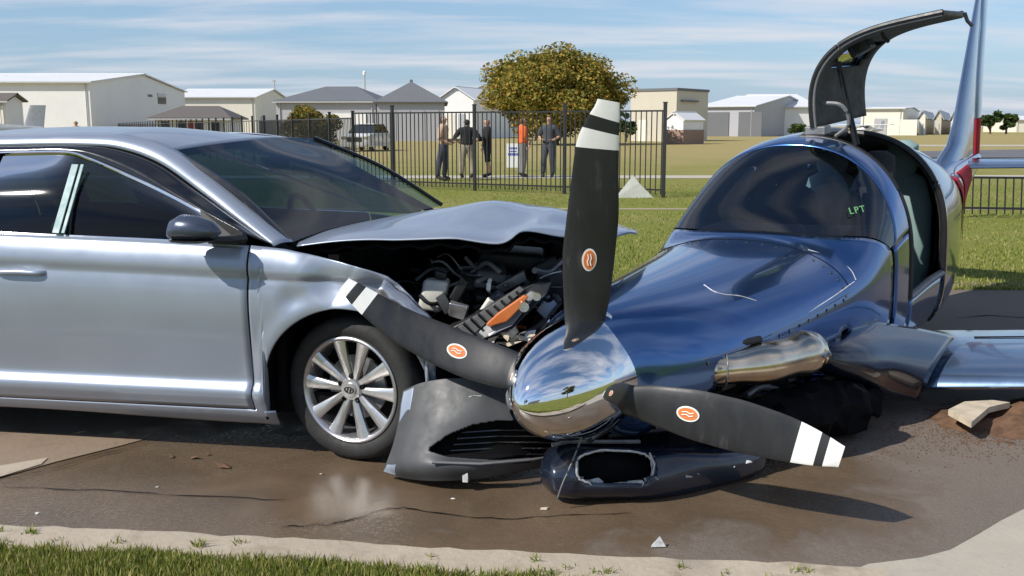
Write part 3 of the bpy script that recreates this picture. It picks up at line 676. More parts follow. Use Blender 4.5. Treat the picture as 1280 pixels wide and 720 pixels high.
for k in range(9):
    u, v = 568+k*9.5, 411-k*5.6; slab('lamp_rib', [(u, v), (u+3, v-1.8), (u+15, v+10), (u+12, v+11.5)], [4.30]*4, .03, 'black_gloss', hl, .002)
for u, v, r_ in ((655, 384, .022), (671, 371, .018)):
    vs, fs = lathegeo([(0, r_), (.010, r_*.8), (.022, r_*.35), (.024, 0)], 20, 'y'); c_ = at(u, v, 4.25); mesh('reflector', [c_+v_ for v_ in vs], fs, 'chrome_rough', hl, True)
slab('lamp_trim', [(560, 417), (650, 358), (656, 362), (590, 420)], [4.33, 4.36, 4.35, 4.31], .02, 'silver_dark', hl, .003)
# torn insulation and scraps between bumper and nose of the aeroplane
for k in range(16):
    u, v = random.uniform(608, 672), random.uniform(412, 442); r_ = random.Random(k); c_ = at(u, v, 4.28+random.uniform(0, .08))
    vs = [c_+Vector((r_.gauss(0, .022), r_.gauss(0, .02), r_.gauss(0, .016))) for _ in range(6)]
    bm = bmesh.new(); [bm.verts.new(v_) for v_ in vs]; bmesh.ops.convex_hull(bm, input=bm.verts)
    bm.verts.index_update(); vv = [v_.co.copy() for v_ in bm.verts]; ff = [[q.index for q in f.verts] for f in bm.faces]; bm.free()
    mesh('insulation_scrap', vv, ff, 'fibre' if k % 3 else 'white_paint', car, True, smooth=False)
for k, (u, v, u2, v2) in enumerate([(505, 470, 528, 488), (520, 478, 512, 455), (535, 472, 560, 468), (528, 452, 545, 486), (548, 480, 566, 462), (500, 440, 520, 470)]):
    tube('bumper_bracket', [at(u, v, 4.28), at(u2, v2, 4.26)], .010, ('grey_plastic', 'engine_grey')[k % 2], car, 6)
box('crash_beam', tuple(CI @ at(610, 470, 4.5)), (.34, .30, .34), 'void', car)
# ---- bumper cover dropped to the ground, with its dark lamp recess
BP = [[(506, 489, 4.16), (530, 479, 4.12), (565, 474, 4.08), (605, 476, 4.06), (650, 484, 4.10), (700, 492, 4.22)],
      [(503, 505, 4.14), (528, 497, 4.09), (566, 494, 4.04), (612, 497, 4.01), (660, 504, 4.05), (710, 512, 4.18)],
      [(500, 530, 4.11), (520, 528, 4.05), (552, 528, 3.99), (600, 524, 3.97), (660, 526, 4.0), (715, 530, 4.14)],
      [(494, 556, 4.08), (512, 558, 4.01), (545, 565, 3.94), (600, 573, 3.93), (660, 571, 3.97), (715, 566, 4.12)],
      [(486, 578, 4.05), (506, 583, 3.98), (545, 583, 3.90), (600, 582, 3.90), (660, 576, 3.97), (715, 571, 4.12)],
      [(481, 588, 4.05), (510, 596, 4.00), (552, 599, 3.92), (605, 595, 3.93), (660, 585, 4.0), (715, 576, 4.14)]]
G = refine([[at(u, v, y_) for u, v, y_ in r] for r in BP], 28, 34)
n, m_ = G.shape[:2]; keep = [[True]*(m_-1) for _ in range(n-1)]
for i in range(n-1):
    for j in range(m_-1):
        p = G[i:i+2, j:j+2].reshape(-1, 3).mean(0); d = Vector(p)-Vector((0, 0, CAMH)); k = FPX/d.dot(_fw); u, v = 640+k*d.x, 360-k*d.dot(_up)
        top = interp(u, [536, 560, 590, 620, 720], [562, 544, 531, 526, 524]); bot = interp(u, [536, 560, 620, 720], [564, 573, 576, 570])
        if u > 538 and top < v < bot: keep[i][j] = False
vs, fs = gridmesh(G, keep=keep); fs = [f[::-1] for f in fs]
bc = mesh('bumper_cover', vs, fs, 'silver_dark', car, True, solid=.012, sharp=70, offset=1)
G2 = G[40:, 54:].copy(); G2[..., 1] += .07; vs, fs = gridmesh(G2); mesh('lamp_recess', vs, fs, 'void', bc, True, solid=.004)
G3 = G[:, :20].copy(); G3[..., 1] -= .014; G3[..., 0] -= .004; vs, fs = gridmesh(G3); fs = [f[::-1] for f in fs]; mesh('bumper_edge', vs, fs, 'silver', bc, True, solid=.003)
tube('lip', [at(u, v, y_) for u, v, y_ in [(540, 578, 3.88), (600, 580, 3.88), (660, 575, 3.95), (712, 569, 4.10)]], .006, 'grey_plastic', bc, 6, True)
box('tow_tab', tuple(CI @ at(582, 596, 3.90)), (.022, .02, .04), 'torn_edge', bc)

# folded-back strip of bare wing metal above the blade, grille bars in the recess and scrapes on the bumper cover
WS = [[(480, 349, 4.16), (505, 366, 4.15), (530, 388, 4.14), (553, 410, 4.14)], [(474, 360, 4.12), (498, 378, 4.11), (522, 398, 4.10), (546, 414, 4.11)], [(462, 372, 4.14), (488, 391, 4.13), (512, 408, 4.12), (538, 420, 4.13)]]
G = refine([[at(u, v, y_) for u, v, y_ in r] for r in WS], 5, 5)
for i in range(G.shape[0]):
    for j in range(G.shape[1]): G[i, j, 1] += .008*abs(math.sin(j*.9+i*.5)); G[i, j, 2] += .004*math.sin(j*1.3)
vs, fs = gridmesh(G); mesh('torn_wing_edge', vs, [f[::-1] for f in fs], 'alloy', car, True, solid=.003, sharp=30)
for k in range(5):
    v0 = 538+k*7.5; tube('grille_bar', [at(u, v0+(3 if u < 600 else 0), 4.0+(u-600)*.0006) for u in (575+k*(-4), 620, 700)], .0045, 'black_gloss', bc, 6, True)
for k in range(9):
    r_ = random.Random(300+k); u, v = r_.uniform(505, 640), r_.uniform(484, 520); y_ = float(np.interp(u, [500, 530, 565, 605, 650], [4.14, 4.09, 4.04, 4.0, 4.03]))-.012
    tube('scrape', [at(u, v, y_), at(u+r_.uniform(4, 14), v+r_.uniform(-5, 5), y_-.002)], .0018, 'torn_edge', bc, 5, True)
# ------------------------------------------------------------------ the crashed aeroplane
_th, _pi, _ro = R(36.0), R(5), R(1)
ptip = at(649, 511, 3.55)
_f = Vector((-math.sin(_th), -math.cos(_th), 0)); _l = Vector((math.cos(_th), -math.sin(_th), 0)); _z = Vector((0, 0, 1))
pf = _f*math.cos(_pi)-_z*math.sin(_pi); pu = _z*math.cos(_pi)+_f*math.sin(_pi)
plv = _l*math.cos(_ro)+pu*math.sin(_ro); pu = pu*math.cos(_ro)-_l*math.sin(_ro)
PM = Matrix(((pf.x, plv.x, pu.x, ptip.x), (pf.y, plv.y, pu.y, ptip.y), (pf.z, plv.z, pu.z, ptip.z), (0, 0, 0, 1))); PI_ = PM.inverted()
plane = thing('propeller_aeroplane', 'dark blue propeller aeroplane on its belly against the car, cabin door raised', 'aeroplane', PM)
ST = [(.40, .225, .215, -.225, 0), (.46, .245, .235, -.245, 0), (.62, .33, .252, -.34, -.03), (.9, .42, .262, -.42, -.06), (1.4, .505, .266, -.50, -.06), (1.9, .575, .272, -.55, -.03), (2.08, .60, .290, -.57, -.01), (2.22, .615, .365, -.58, 0), (2.36, .622, .475, -.59, .02), (2.50, .625, .580, -.60, .03), (2.64, .627, .660, -.60, .04), (2.78, .627, .705, -.60, .05), (3.0, .622, .722, -.61, .05), (3.4, .615, .708, -.62, .05), (3.8, .615, .65, -.64, .04), (4.3, .565, .535, -.64, .02), (5.0, .43, .345, -.52, .02), (5.8, .27, .23, -.30, .03), (6.7, .14, .165, -.09, .05), (7.5, .05, .12, .0, .06)]
_sd = crv([(s, w, a) for s, w, a, b_, c in ST], 6); _se = crv([(s, b_, c) for s, w, a, b_, c in ST], 6)
def SEC(s): return (float(np.interp(s, _sd[:, 0], _sd[:, 1])), float(np.interp(s, _sd[:, 0], _sd[:, 2])), float(np.interp(s, _se[:, 0], _se[:, 1])), float(np.interp(s, _se[:, 0], _se[:, 2])))
def SF(s, ph, k=1.):
    w, zt, zb, zc = SEC(s); c_, s_ = math.cos(ph), math.sin(ph); e = 2/2.25 if c_ > 0 else 2/(2.25+1.9*min(1, max(0, (s-2.2)/.7)))   # squarer below the waist
    y = w*math.copysign(abs(s_)**e, s_); h = (zt-zc) if c_ > 0 else (zc-zb); z = math.copysign(abs(c_)**e, c_)*h
    zm = zc; return Vector((-s, y*k, zm+z*k))
PH0 = 1.40
def sb(ph): q = min(1, abs(ph)/PH0); return 2.10+.42*q**2.2
def st_(ph): q = min(1, abs(ph)/PH0); return 2.57+.16*math.sqrt(max(0, 1-q**2.4)) if q < 1 else 2.57
def spatch(name, s0, s1, p0, p1, ns, np_, mat, k=1., keep=None, solid=.012, parent=plane, sharp=60, offset=-1):
    G = []
    for i in range(ns+1):
        row = []
        for j in range(np_+1):
            ph = p0+(p1-p0)*j/np_; a = s0(ph) if callable(s0) else s0; b_ = s1(ph) if callable(s1) else s1
            row.append(SF(a+(b_-a)*i/ns, ph, k))
        G.append(row)
    kp = None
    if keep:
        kp = [[keep((s0(p0+(p1-p0)*(j+.5)/np_) if callable(s0) else s0)+((s1(p0+(p1-p0)*(j+.5)/np_) if callable(s1) else s1)-(s0(p0+(p1-p0)*(j+.5)/np_) if callable(s0) else s0))*(i+.5)/ns, p0+(p1-p0)*(j+.5)/np_) for j in range(np_)] for i in range(ns)]
    vs, fs = gridmesh(G, keep=kp); return mesh(name, vs, fs, mat, parent, solid=solid, sharp=sharp, offset=offset)
def brk(s):  # ragged lower edge of what is left of the cowling on the left side
    return 1.80+.05*math.sin(s*19)+.04*math.sin(s*41+1)-.30*math.exp(-((s-1.02)/.20)**2)
HOOP0, HOOP1, PD = 2.88, 3.66, 1.70
spatch('cowling', .40, sb, -math.pi, math.pi, 60, 120, 'navy', keep=lambda s, ph: not (.58 < s < 2.02 and (brk(s) < ph or ph < -2.55+.1*math.sin(s*23))))
spatch('windshield', lambda p: sb(p)+.012, lambda p: st_(p)-.012, -PH0+.03, PH0-.03, 14, 60, 'glass_plane', solid=0)
spatch('windshield_frame', lambda p: st_(p)-.03, HOOP0, -PH0, PH0, 8, 64, 'navy', k=1.004)
spatch('side_skin', 2.57, HOOP0, PH0, 2*math.pi-PH0, 6, 80, 'navy')
win = lambda s, ph: not (2.96 < s < 3.5 and -1.30 < ph < -.72)
spatch('roof_skin', HOOP0, HOOP1, -math.pi, 0, 26, 60, 'navy', keep=win)
spatch('side_window', 2.95, 3.51, -1.31, -.71, 8, 8, 'glass_plane', k=.992, solid=0)
spatch('belly_skin', HOOP0, HOOP1, PD, math.pi, 10, 20, 'navy')
spatch('tail_cone', HOOP1, 7.5, -math.pi, math.pi, 60, 64, 'navy', keep=lambda s, ph: not (3.85 < s < 4.25 and -1.25 < ph < -.75))
for nm, a, b_, p0, p1, kp in (('cabin_liner', 2.60, HOOP0, PH0, 2*math.pi-PH0, None), ('cabin_liner', HOOP0, HOOP1, -math.pi, -.02, win), ('cabin_liner', HOOP0, HOOP1, PD, math.pi, None), ('cabin_liner', HOOP1, 4.4, -math.pi, math.pi, lambda s, ph: not (3.85 < s < 4.25 and -1.25 < ph < -.75))):
    spatch(nm, a, b_, p0, p1, 16, 48, 'headliner', k=.955, keep=kp, solid=.004)
spatch('rear_bulkhead', 4.38, 4.42, -math.pi, math.pi, 1, 32, 'headliner', k=.75, solid=.02)
# rims round the door opening
for s in (HOOP0, HOOP1):
    tube('door_frame', [SF(s, .0+PD*i/30, .985) for i in range(31)], .022, 'black_plastic', plane, 8)
tube('door_frame', [SF(HOOP0+(HOOP1-HOOP0)*i/8, PD, .985) for i in range(9)], .022, 'grey_plastic', plane, 8)
tube('hinge_rail', [SF(HOOP0+(HOOP1-HOOP0)*i/8, 0.0, .985) for i in range(9)], .026, 'engine_grey', plane, 8)
tube('hoop_trim', [SF(HOOP1+.03, .05+2.3*i/40, 1.004) for i in range(41)], .009, 'chrome_rough', plane, 6)
# raised gull-wing door with a window
door_win = lambda s, ph: not (3.02 < s < 3.50 and .62 < ph < 1.12)
hz = SF(3.2, 0).z
Rd = Matrix.Rotation(R(98), 4, 'X'); Td = Matrix.Translation((0, 0.06, hz+.0)) @ Rd @ Matrix.Translation((0, 0, -hz))
def SFD(s, ph, k=1.):                                                       # the door's own flatter, tighter-shouldered curve
    w, zt, zb, zc = SEC(s); e = 2/3.1; c_, s_ = math.cos(ph), math.sin(ph)
    return Vector((-s, w*.86*k*math.copysign(abs(s_)**e, s_), zc+(zt-zc+(0 if c_ > 0 else 0))*k*math.copysign(abs(c_)**e, c_)))
def DREAR(ph): return HOOP1-.34*(max(0, ph)/1.63)**2.5
def dpatch(name, k, mat, keep, par, solid, a=HOOP0+.0, b_=None, p0=.02, p1=1.63, ns=16, n2=60):
    global SF
    b_ = b_ or DREAR
    SFo = SF; SF = SFD
    o = spatch(name, a, b_, p0, p1, ns, n2, mat, k=k, keep=keep, solid=solid, parent=par); SF = SFo
    o.data.transform(Td); return o
gd = dpatch('cabin_door', 1.0, 'navy', door_win, plane, .012)
dpatch('door_lining', .960, 'headliner', door_win, gd, .012)
dpatch('door_window', .985, 'glass_plane', None, gd, 0, 3.01, 3.51, .61, 1.13, 6, 10)
for s in (lambda p: HOOP0+.004, lambda p: DREAR(p)-.004):
    for kk, rr_, mt in ((.982, .016, 'black_plastic'), (.958, .009, 'grey_plastic')):
        o = tube('door_edge', [SFD(s(.02+1.61*i/60), .02+1.61*i/60, kk) for i in range(61)], rr_, mt, gd, 8); o.data.transform(Td)
o = tube('door_edge', [SFD(HOOP0+(DREAR(1.63)-HOOP0)*i/10, 1.63, .972) for i in range(11)], .016, 'black_plastic', gd, 8); o.data.transform(Td)
for ph, L in ((1.72, .07), (1.35, .06), (1.02, .05), (.80, .09)):
    a = Td @ SFD(HOOP0+.10, ph, .95); tube('door_latch', [a, a+Vector((0, .015, -L*.6)), a+Vector((0, .04, -L))], .010, 'black_plastic', gd, 6)
a = Td @ SFD(HOOP0+.2, 1.08, .93); box('latch_box', a+Vector((0, .0, -.02)), (.12, .12, .06), 'black_plastic', gd, Matrix.Rotation(.5, 3, 'X'), bevel=.01)
for dx in (0, .05):
    a = Td @ SFD(HOOP0+.12+dx, .75, .93); b_ = SF(HOOP0+.12+dx, .42, .97); tube('gas_strut', [a, a.lerp(b_, .55), b_], [.008, .008, .013], 'black_plastic', gd, 8)
a = Td @ SFD(HOOP0+.08, .20, .93); tube('wiring_loom', crv([a, a+Vector((0, .12, -.02)), SF(HOOP0+.1, .30, 1.0)+Vector((0, .03, .08)), SF(HOOP0+.1, .22, .99)], 6), .012, 'grey_plastic', gd, 6)
box('hinge_block', SF(HOOP0+.05, .10)+Vector((0, 0, .03)), (.10, .12, .05), 'engine_grey', plane, bevel=.008)
# cabin inside
dz = SEC(2.35)[1]
G = [[Vector((-(s+.08*(abs(y)/.5)**2), y, z)) for y in (-.50, -.25, 0, .25, .50)] for s, z in ((2.36, .20), (2.55, .235), (2.74, .215), (2.76, .0), (2.78, -.15))]
patch('glare_shield', G, 4, 4, 'dash', plane, solid=.02)
for y in (-.29, .29):
    for s0 in (3.30, 3.98):
        rings = []
        for z, w, d in ((-.40, .20, .16), (-.2, .22, .12), (.15, .21, .07), (.32, .16, .06), (.36, .09, .04), (.40, .11, .05), (.54, .10, .045), (.57, .05, .03)):
            x0 = -(s0+.16*(z+.4)); rings.append([Vector((x0+d*math.cos(a), y*(.93 if s0 < 3.6 else .8)+w*math.sin(a), z)) for a in [2*math.pi*k/18 for k in range(18)]])
        vs, fs = loft(rings); mesh('seat', vs, fs, 'seat_teal' if (s0 > 3.6) else 'interior', plane)
# faint lettering on a small panel behind the windshield
txt = bpy.data.curves.new('lettering', 'FONT'); txt.body = 'LPT'; txt.size = .058; txt.shear = .3; txt.extrude = .001; txt.space_character = 1.25; txt.align_x = 'CENTER'
to = bpy.data.objects.new('lettering', txt); COL.objects.link(to); dg = bpy.context.evaluated_depsgraph_get(); tm = bpy.data.meshes.new_from_object(to.evaluated_get(dg)); bpy.data.objects.remove(to)
def skin_hit(u, v):
    r0 = PI_ @ Vector((0, 0, CAMH)); rd_ = (PI_.to_3x3() @ ray(u, v)).normalized()
    for k in range(800):
        q = r0+rd_*(3.6+.004*k); s = -q.x
        if .5 < s < 6:
            w, zt, zb, zc = SEC(s); h = (zt-zc) if q.z > zc else (zc-zb)
            if abs(q.y/w)**2.25+abs((q.z-zc)/h)**2.25 < 1.012: return q
    return None
_h = [skin_hit(u, v) for u, v in ((1071, 268), (1083, 266), (1071, 258))]
lp = _h[0]; rx = (_h[1]-_h[0]).normalized(); nrm = rx.cross((_h[2]-_h[0]).normalized()).normalized(); uy = nrm.cross(rx).normalized(); lp = lp+nrm*.012
Mt = Matrix((( rx.x, uy.x, nrm.x, lp.x), (rx.y, uy.y, nrm.y, lp.y), (rx.z, uy.z, nrm.z, lp.z), (0, 0, 0, 1))); tm.transform(Mt); tm.materials.clear(); tm.materials.append(MAT['green_ink'])
to = bpy.data.objects.new('lettering', tm); COL.objects.link(to); to.parent = plane
# what the broken cowling lays open
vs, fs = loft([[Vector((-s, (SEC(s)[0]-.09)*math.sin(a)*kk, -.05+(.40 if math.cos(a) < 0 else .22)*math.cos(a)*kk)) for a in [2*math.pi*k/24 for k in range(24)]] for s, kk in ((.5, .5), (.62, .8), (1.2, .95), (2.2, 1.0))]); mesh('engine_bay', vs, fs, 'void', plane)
for k in range(26):
    r_ = random.Random(100+k); s = r_.uniform(.62, 1.9); ph = r_.uniform(1.75, 2.6); p = SF(s, ph, r_.uniform(.82, .93)); q = SF(s+r_.uniform(.1, .35), ph+r_.uniform(-.3, .3), r_.uniform(.8, .93))
    tube('engine_pipe', crv([p, p.lerp(q, .5)+Vector((0, r_.uniform(-.03, .03), r_.uniform(-.04, .04))), q], 4), r_.uniform(.008, .022), r_.choice(['black_plastic', 'black_plastic', 'void', 'grey_plastic', 'engine_grey']), plane, 8)
# chrome exhaust stack
sk = [(864, 464, 4.06, .030), (873, 463, 4.04, .058), (890, 461, 4.05, .074), (930, 457, 4.13, .088), (970, 450, 4.24, .100), (1000, 442, 4.35, .106), (1014, 438, 4.40, .100)]
pp = crv([(*at(u, v, y_),) for u, v, y_, r_ in sk], 5); rr_ = [x*(1+.05*math.sin(i*.8)) for i, x in enumerate(np.interp(np.linspace(0, 1, len(pp)), np.linspace(0, 1, len(sk)), [q[3] for q in sk]))]
tube('exhaust_stack', pp, rr_, 'chrome_rough', plane, 28, True, flat=.95)
tube('stack_outlet', [pp[-1]+(pp[-1]-pp[-3])*.05, pp[-1]+(pp[-1]-pp[-3])*.12], [.086, .086], 'void', plane, 24, True, flat=.95); tube('stack_seam', [Vector(pp[12])+Vector((0, .090*math.cos(a), .082*math.sin(a))) for a in [2*math.pi*k/30 for k in range(31)]], .003, 'engine_grey', plane, 5, True)
tube('stack_gasket', crv([at(u, v, y_) for u, v, y_ in [(868, 470, 3.97), (866, 448, 4.0), (880, 434, 4.04), (912, 431, 4.10), (950, 424, 4.18)]], 5), .016, 'black_plastic', plane, 8, True)
# added near-black mass standing for the shade between engine and wing root
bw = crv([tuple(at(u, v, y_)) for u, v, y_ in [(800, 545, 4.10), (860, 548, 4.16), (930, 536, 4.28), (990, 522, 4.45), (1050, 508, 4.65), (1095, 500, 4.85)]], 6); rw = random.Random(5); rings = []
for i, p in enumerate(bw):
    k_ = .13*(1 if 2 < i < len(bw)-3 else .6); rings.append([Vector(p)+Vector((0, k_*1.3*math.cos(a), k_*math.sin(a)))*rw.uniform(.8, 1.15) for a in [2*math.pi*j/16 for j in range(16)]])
mesh('lower_cowl_shade', *loft(rings), 'void', plane, True, sharp=25)
# spinner
sp_prof = [(-.0, .002)]+[(-.50*t_, .243*(1-(1-t_)**2.3)**.62) for t_ in [.004, .012, .03, .06, .1, .16, .23, .31, .4, .5, .6, .7, .8, .9, 1.0]]
vs, fs = lathegeo(sp_prof, 72, 'x'); spn = mesh('spinner', vs, fs, 'chrome', plane, sharp=50)
vs, fs = lathegeo([(-.500, .240), (-.503, .251), (-.525, .253), (-.545, .250), (-.548, .20)], 72, 'x'); mesh('spinner_ring', vs, fs, 'chrome', spn)
tube('spinner_seam', [Vector((-.315, .2215*math.cos(a), .2215*math.sin(a)))*1 for a in [2*math.pi*k/60 for k in range(61)]], .0022, 'engine_grey', spn, 5)
for k in range(14):
    a = 2*math.pi*k/14+.1; vs, fs = lathegeo([(0, .006), (.003, .005), (.003, 0)], 8, 'x'); mesh('spinner_screw', [Vector((-.475, 0, 0))+Matrix.Rotation(a, 3, 'X') @ Vector((v.y, v.z, .2415+v.x)) for v in vs], fs, 'engine_grey', spn)
# propeller blades
def blade(pts, twist, stripes, badge):
    C_ = [at(u, v, y_) for u, v, y_, w in pts]; Wd = [w*(c_.y/math.cos(0))/FPX for c_, (u, v, y_, w) in zip(C_, pts)]
    P = crv(C_, 16); q_ = np.concatenate([[0], np.cumsum(np.linalg.norm(np.diff(P, axis=0), axis=1))]); q_ /= q_[-1]; n = 121; tt = np.linspace(0, 1, n)
    W = np.interp(tt, q_[::16], Wd); P = np.stack([np.interp(tt, q_, P[:, k]) for k in range(3)], 1)
    W = np.convolve(np.pad(W, 4, 'edge'), np.ones(9)/9, 'valid')
    rings, nrms = [], []
    for i in range(n):
        p = Vector(P[i]); d = (Vector(P[min(i+1, n-1)])-Vector(P[max(i-1, 0)])).normalized(); view = (Vector((0, 0, CAMH))-p).normalized()
        ac = d.cross(view).normalized(); a = twist*(1-.6*tt[i]); ac = Matrix.Rotation(a, 3, d) @ ac; nn = ac.cross(d).normalized()
        if nn.dot(view) < 0: nn = -nn
        th = .030*(1-tt[i])+.009; root = max(0, 1-tt[i]/.12); w = W[i]/max(.5, abs(math.cos(a)))/2; th = th+(w*.75-th)*root if root else th
        tp = 1.
        ring = []
        for k in range(20):
            q = 2*math.pi*k/20; ring.append(p+ac*(w*math.cos(q))+nn*(th*.5*math.copysign(abs(math.sin(q))**1.2, math.sin(q))))
        rings.append(ring); nrms.append((p, ac, nn, d, w, th))
    cuts = [0]+[int(round(x*(n-1))) for x in stripes]+[n-1]
    root_o = None
    for k in range(len(cuts)-1):
        vs, fs = loft(rings[cuts[k]:cuts[k+1]+1]); o = mesh('propeller_blade' if k == 0 else 'tip_stripe', vs, fs, 'black_blade' if k % 2 == 0 else 'white_paint', plane if k == 0 else root_o, True, sharp=50)
        if k == 0: root_o = o
    i = int(badge*(n-1)); p, ac, nn, d, w, th = nrms[i]
    for r1, r2, off, mat in ((.034, .023, .002, 'white_paint'), (.029, .018, .0035, 'orange_badge')):
        c_ = p+nn*(th*.5+off); vs = [c_]+[c_+d*(r1*1.3*math.cos(q))+ac*(r2*1.25*math.sin(q)) for q in [2*math.pi*j/28 for j in range(28)]]
        vs2 = [v-nn*.004 for v in vs]; fs = [(0, 1+j, 1+(j+1) % 28) for j in range(28)]+[(1+j, 30+j, 30+(j+1) % 28, 1+(j+1) % 28) for j in range(28)]
        vs, fs = fixn(vs+vs2[1:]+[vs2[0]], [(0, 1+j, 1+(j+1) % 28) for j in range(28)]+[(1+j, 29+j, 29+(j+1) % 28, 1+(j+1) % 28) for j in range(28)])
        mesh('badge', vs, fs, mat, root_o, True, smooth=False)
    for off_ in (-.006, .005):                                               # the badge's two lines of print
        c_ = p+nn*(th*.5+.0048)+ac*off_; pts_ = [c_-d*.022+ac*.003, c_-d*.006-ac*.002, c_+d*.008+ac*.003, c_+d*.022-ac*.002]; vs, fs = tubegeo(pts_, .0022, 5); mesh('badge_print', vs, fs, 'white_paint', root_o, True)
    return root_o
blade([(730, 440, 3.87, 44), (731, 405, 3.86, 50), (734, 365, 3.84, 60), (736, 320, 3.83, 66), (741, 270, 3.81, 65), (744, 220, 3.79, 58), (747, 183, 3.775, 54), (752, 160, 3.765, 45), (758, 140, 3.755, 34), (761, 126, 3.75, 26)], .25, [.815, .885, .93], .385)
blade([(745, 490, 3.80, 44), (785, 500, 3.74, 38), (820, 507, 3.70, 52), (870, 519, 3.63, 65), (925, 533, 3.57, 68), (980, 548, 3.51, 60), (1015, 559, 3.47, 48), (1040, 567, 3.44, 36), (1052, 571, 3.43, 26)], .25, [.825, .905, .94], .40)
blade([(690, 470, 3.90, 40), (660, 468, 3.90, 42), (630, 460, 3.93, 52), (590, 447, 3.98, 56), (550, 430, 4.02, 54), (505, 408, 4.05, 46), (468, 384, 4.07, 36), (444, 366, 4.08, 27), (430, 355, 4.09, 18)], .15, [.86, .92, .96], .43)
# lower cowl scoop lying on the ground, torn open
cl = [(676, 590, 3.86, .035), (690, 589, 3.86, .085), (715, 587, 3.87, .102), (760, 587, 3.90, .105), (810, 586, 3.95, .106), (860, 582, 4.02, .098), (910, 576, 4.10, .082), (948, 570, 4.17, .055), (958, 568, 4.19, .02)]
P = crv([tuple(at(u, v, y_)) for u, v, y_, r_ in cl], 7); rr_ = np.interp(np.linspace(0, 1, len(P)), np.linspace(0, 1, len(cl)), [q[3] for q in cl])
rings = []
for i, p in enumerate(P):
    p = Vector(p); r_ = rr_[i]; rings.append([p+Vector((0, -r_*1.5*math.copysign(abs(math.cos(a))**.75, math.cos(a)), r_*math.copysign(abs(math.sin(a))**.75, math.sin(a))))*(1+.06*math.sin(3*a+i*.21)*math.sin(i*.13+1)-.10*max(0, math.sin(a-.4))**3*math.sin(i*.19)**2) for a in [2*math.pi*k/40 for k in range(40)]])
def pix(p): d = p-Vector((0, 0, CAMH)); k = FPX/d.dot(_fw); return 640+k*d.x, 360-k*d.dot(_up)
kp = []
for i in range(len(rings)-1):
    row = []
    for j in range(40):
        q = (rings[i][j]+rings[i+1][(j+1) % 40])/2; u, v = pix(q); near = q.y < P[i][1]+.01
        e = max(abs(u-768)/44, abs(v-584)/21)**1 if True else 0; e = (abs((u-768)/46)**3+abs((v-585)/22)**3)
        row.append(not (near and e < 1))
    kp.append(row)
vs, fs = gridmesh(np.array([[tuple(v) for v in r] for r in rings]), True, kp); scp = mesh('intake_scoop', vs, fs, 'navy_dark', plane, True, solid=.006, sharp=60, offset=1)
vs, fs = loft([[c_+(v-c_)*.86 for v in r] for r, c_ in [(r, sum(r, Vector())/40) for r in rings[3:-4]]]); mesh('scoop_liner', [v+Vector((0, .055, 0)) for v in vs], fs, 'void', scp, True)
rimp = []
for k in range(49):
    a = 2*math.pi*k/48; ca, sa = math.cos(a), math.sin(a); u = 768+47*math.copysign(abs(ca)**.67, ca); v = 585+22*math.copysign(abs(sa)**.67, sa)
    rimp.append(at(u+random.uniform(-1, 1), v+random.uniform(-1, 1.5), 3.765+(u-768)*.0012+(.0 if sa < 0 else .0)))
tube('torn_rim', rimp, .0045, 'torn_edge', scp, 5, True)
for k, (u, v) in enumerate([(780, 606), (796, 604), (812, 600), (770, 607), (860, 592), (880, 588), (845, 596), (905, 583), (925, 578), (890, 586), (738, 602), (728, 606)]):
    r_ = random.Random(40+k); Y_ = 3.75+(max(u, 800)-800)*.0020+.02; c_ = at(u, v, Y_); n_ = 7
    vs = [c_+Vector((r_.uniform(.02, .045)*math.cos(6.283*j/n_)*(1.6 if k > 3 else 1), r_.gauss(0, .004), r_.uniform(.006, .018)*math.sin(6.283*j/n_))) for j in range(n_)]
    mesh('torn_fibre', vs, [tuple(range(n_))], 'torn_edge', scp, True, smooth=False, solid=.004)
tube('torn_rim', [at(u, v, y_) for u, v, y_ in [(812, 566, 3.80), (818, 580, 3.79), (815, 598, 3.80), (822, 610, 3.84)]], .004, 'torn_edge', scp, 5, True)
# struts and straps hanging between spinner and scoop
for k, (a, b_) in enumerate([((740, 548, 3.86), (800, 500, 3.9)), ((735, 552, 3.86), (790, 520, 3.9)), ((700, 552, 3.86), (800, 552, 3.92)), ((760, 545, 3.9), (850, 535, 4.0)), ((690, 556, 3.86), (730, 548, 3.9))]):
    tube('mount_strut', [at(*a), at(*b_)], .009, ('engine_grey', 'black_plastic')[k % 2], plane, 6, True)
wr = crv([at(u, v, y_) for u, v, y_ in [(748, 478, 3.66), (742, 508, 3.68), (728, 545, 3.72), (714, 580, 3.70), (703, 605, 3.69), (697, 622, 3.70)]], 8); tube('safety_wire', wr, .0035, 'grey_plastic', plane, 5, True)
# wing-root fairing, dark and crumpled
FR = [[(1022, 432, 4.82), (1040, 414, 4.86), (1080, 402, 5.02), (1135, 408, 5.22), (1195, 420, 5.45)],
      [(1014, 440, 4.66), (1040, 430, 4.66), (1082, 424, 4.80), (1130, 430, 5.0), (1180, 440, 5.2)],
      [(1014, 452, 4.60), (1044, 448, 4.58), (1085, 448, 4.68), (1125, 456, 4.86), (1165, 466, 5.02)],
      [(1030, 468, 4.66), (1058, 470, 4.64), (1092, 478, 4.72), (1112, 490, 4.86), (1150, 499, 4.98)],
      [(1040, 474, 4.85), (1068, 480, 4.85), (1096, 490, 4.92), (1118, 499, 5.0), (1150, 502, 5.10)]]
G = refine([[at(u, v, y_) for u, v, y_ in r] for r in FR], 6, 6); vs, fs = gridmesh(G); fs = [f[::-1] for f in fs]; mesh('wing_fairing', vs, fs, 'navy_dark', plane, True, solid=.015, sharp=50)
tube('torn_rim', [at(u, v, y_) for u, v, y_ in [(1036, 420, 4.70), (1032, 432, 4.62), (1038, 444, 4.57)]], .007, 'torn_edge', plane, 5, True)
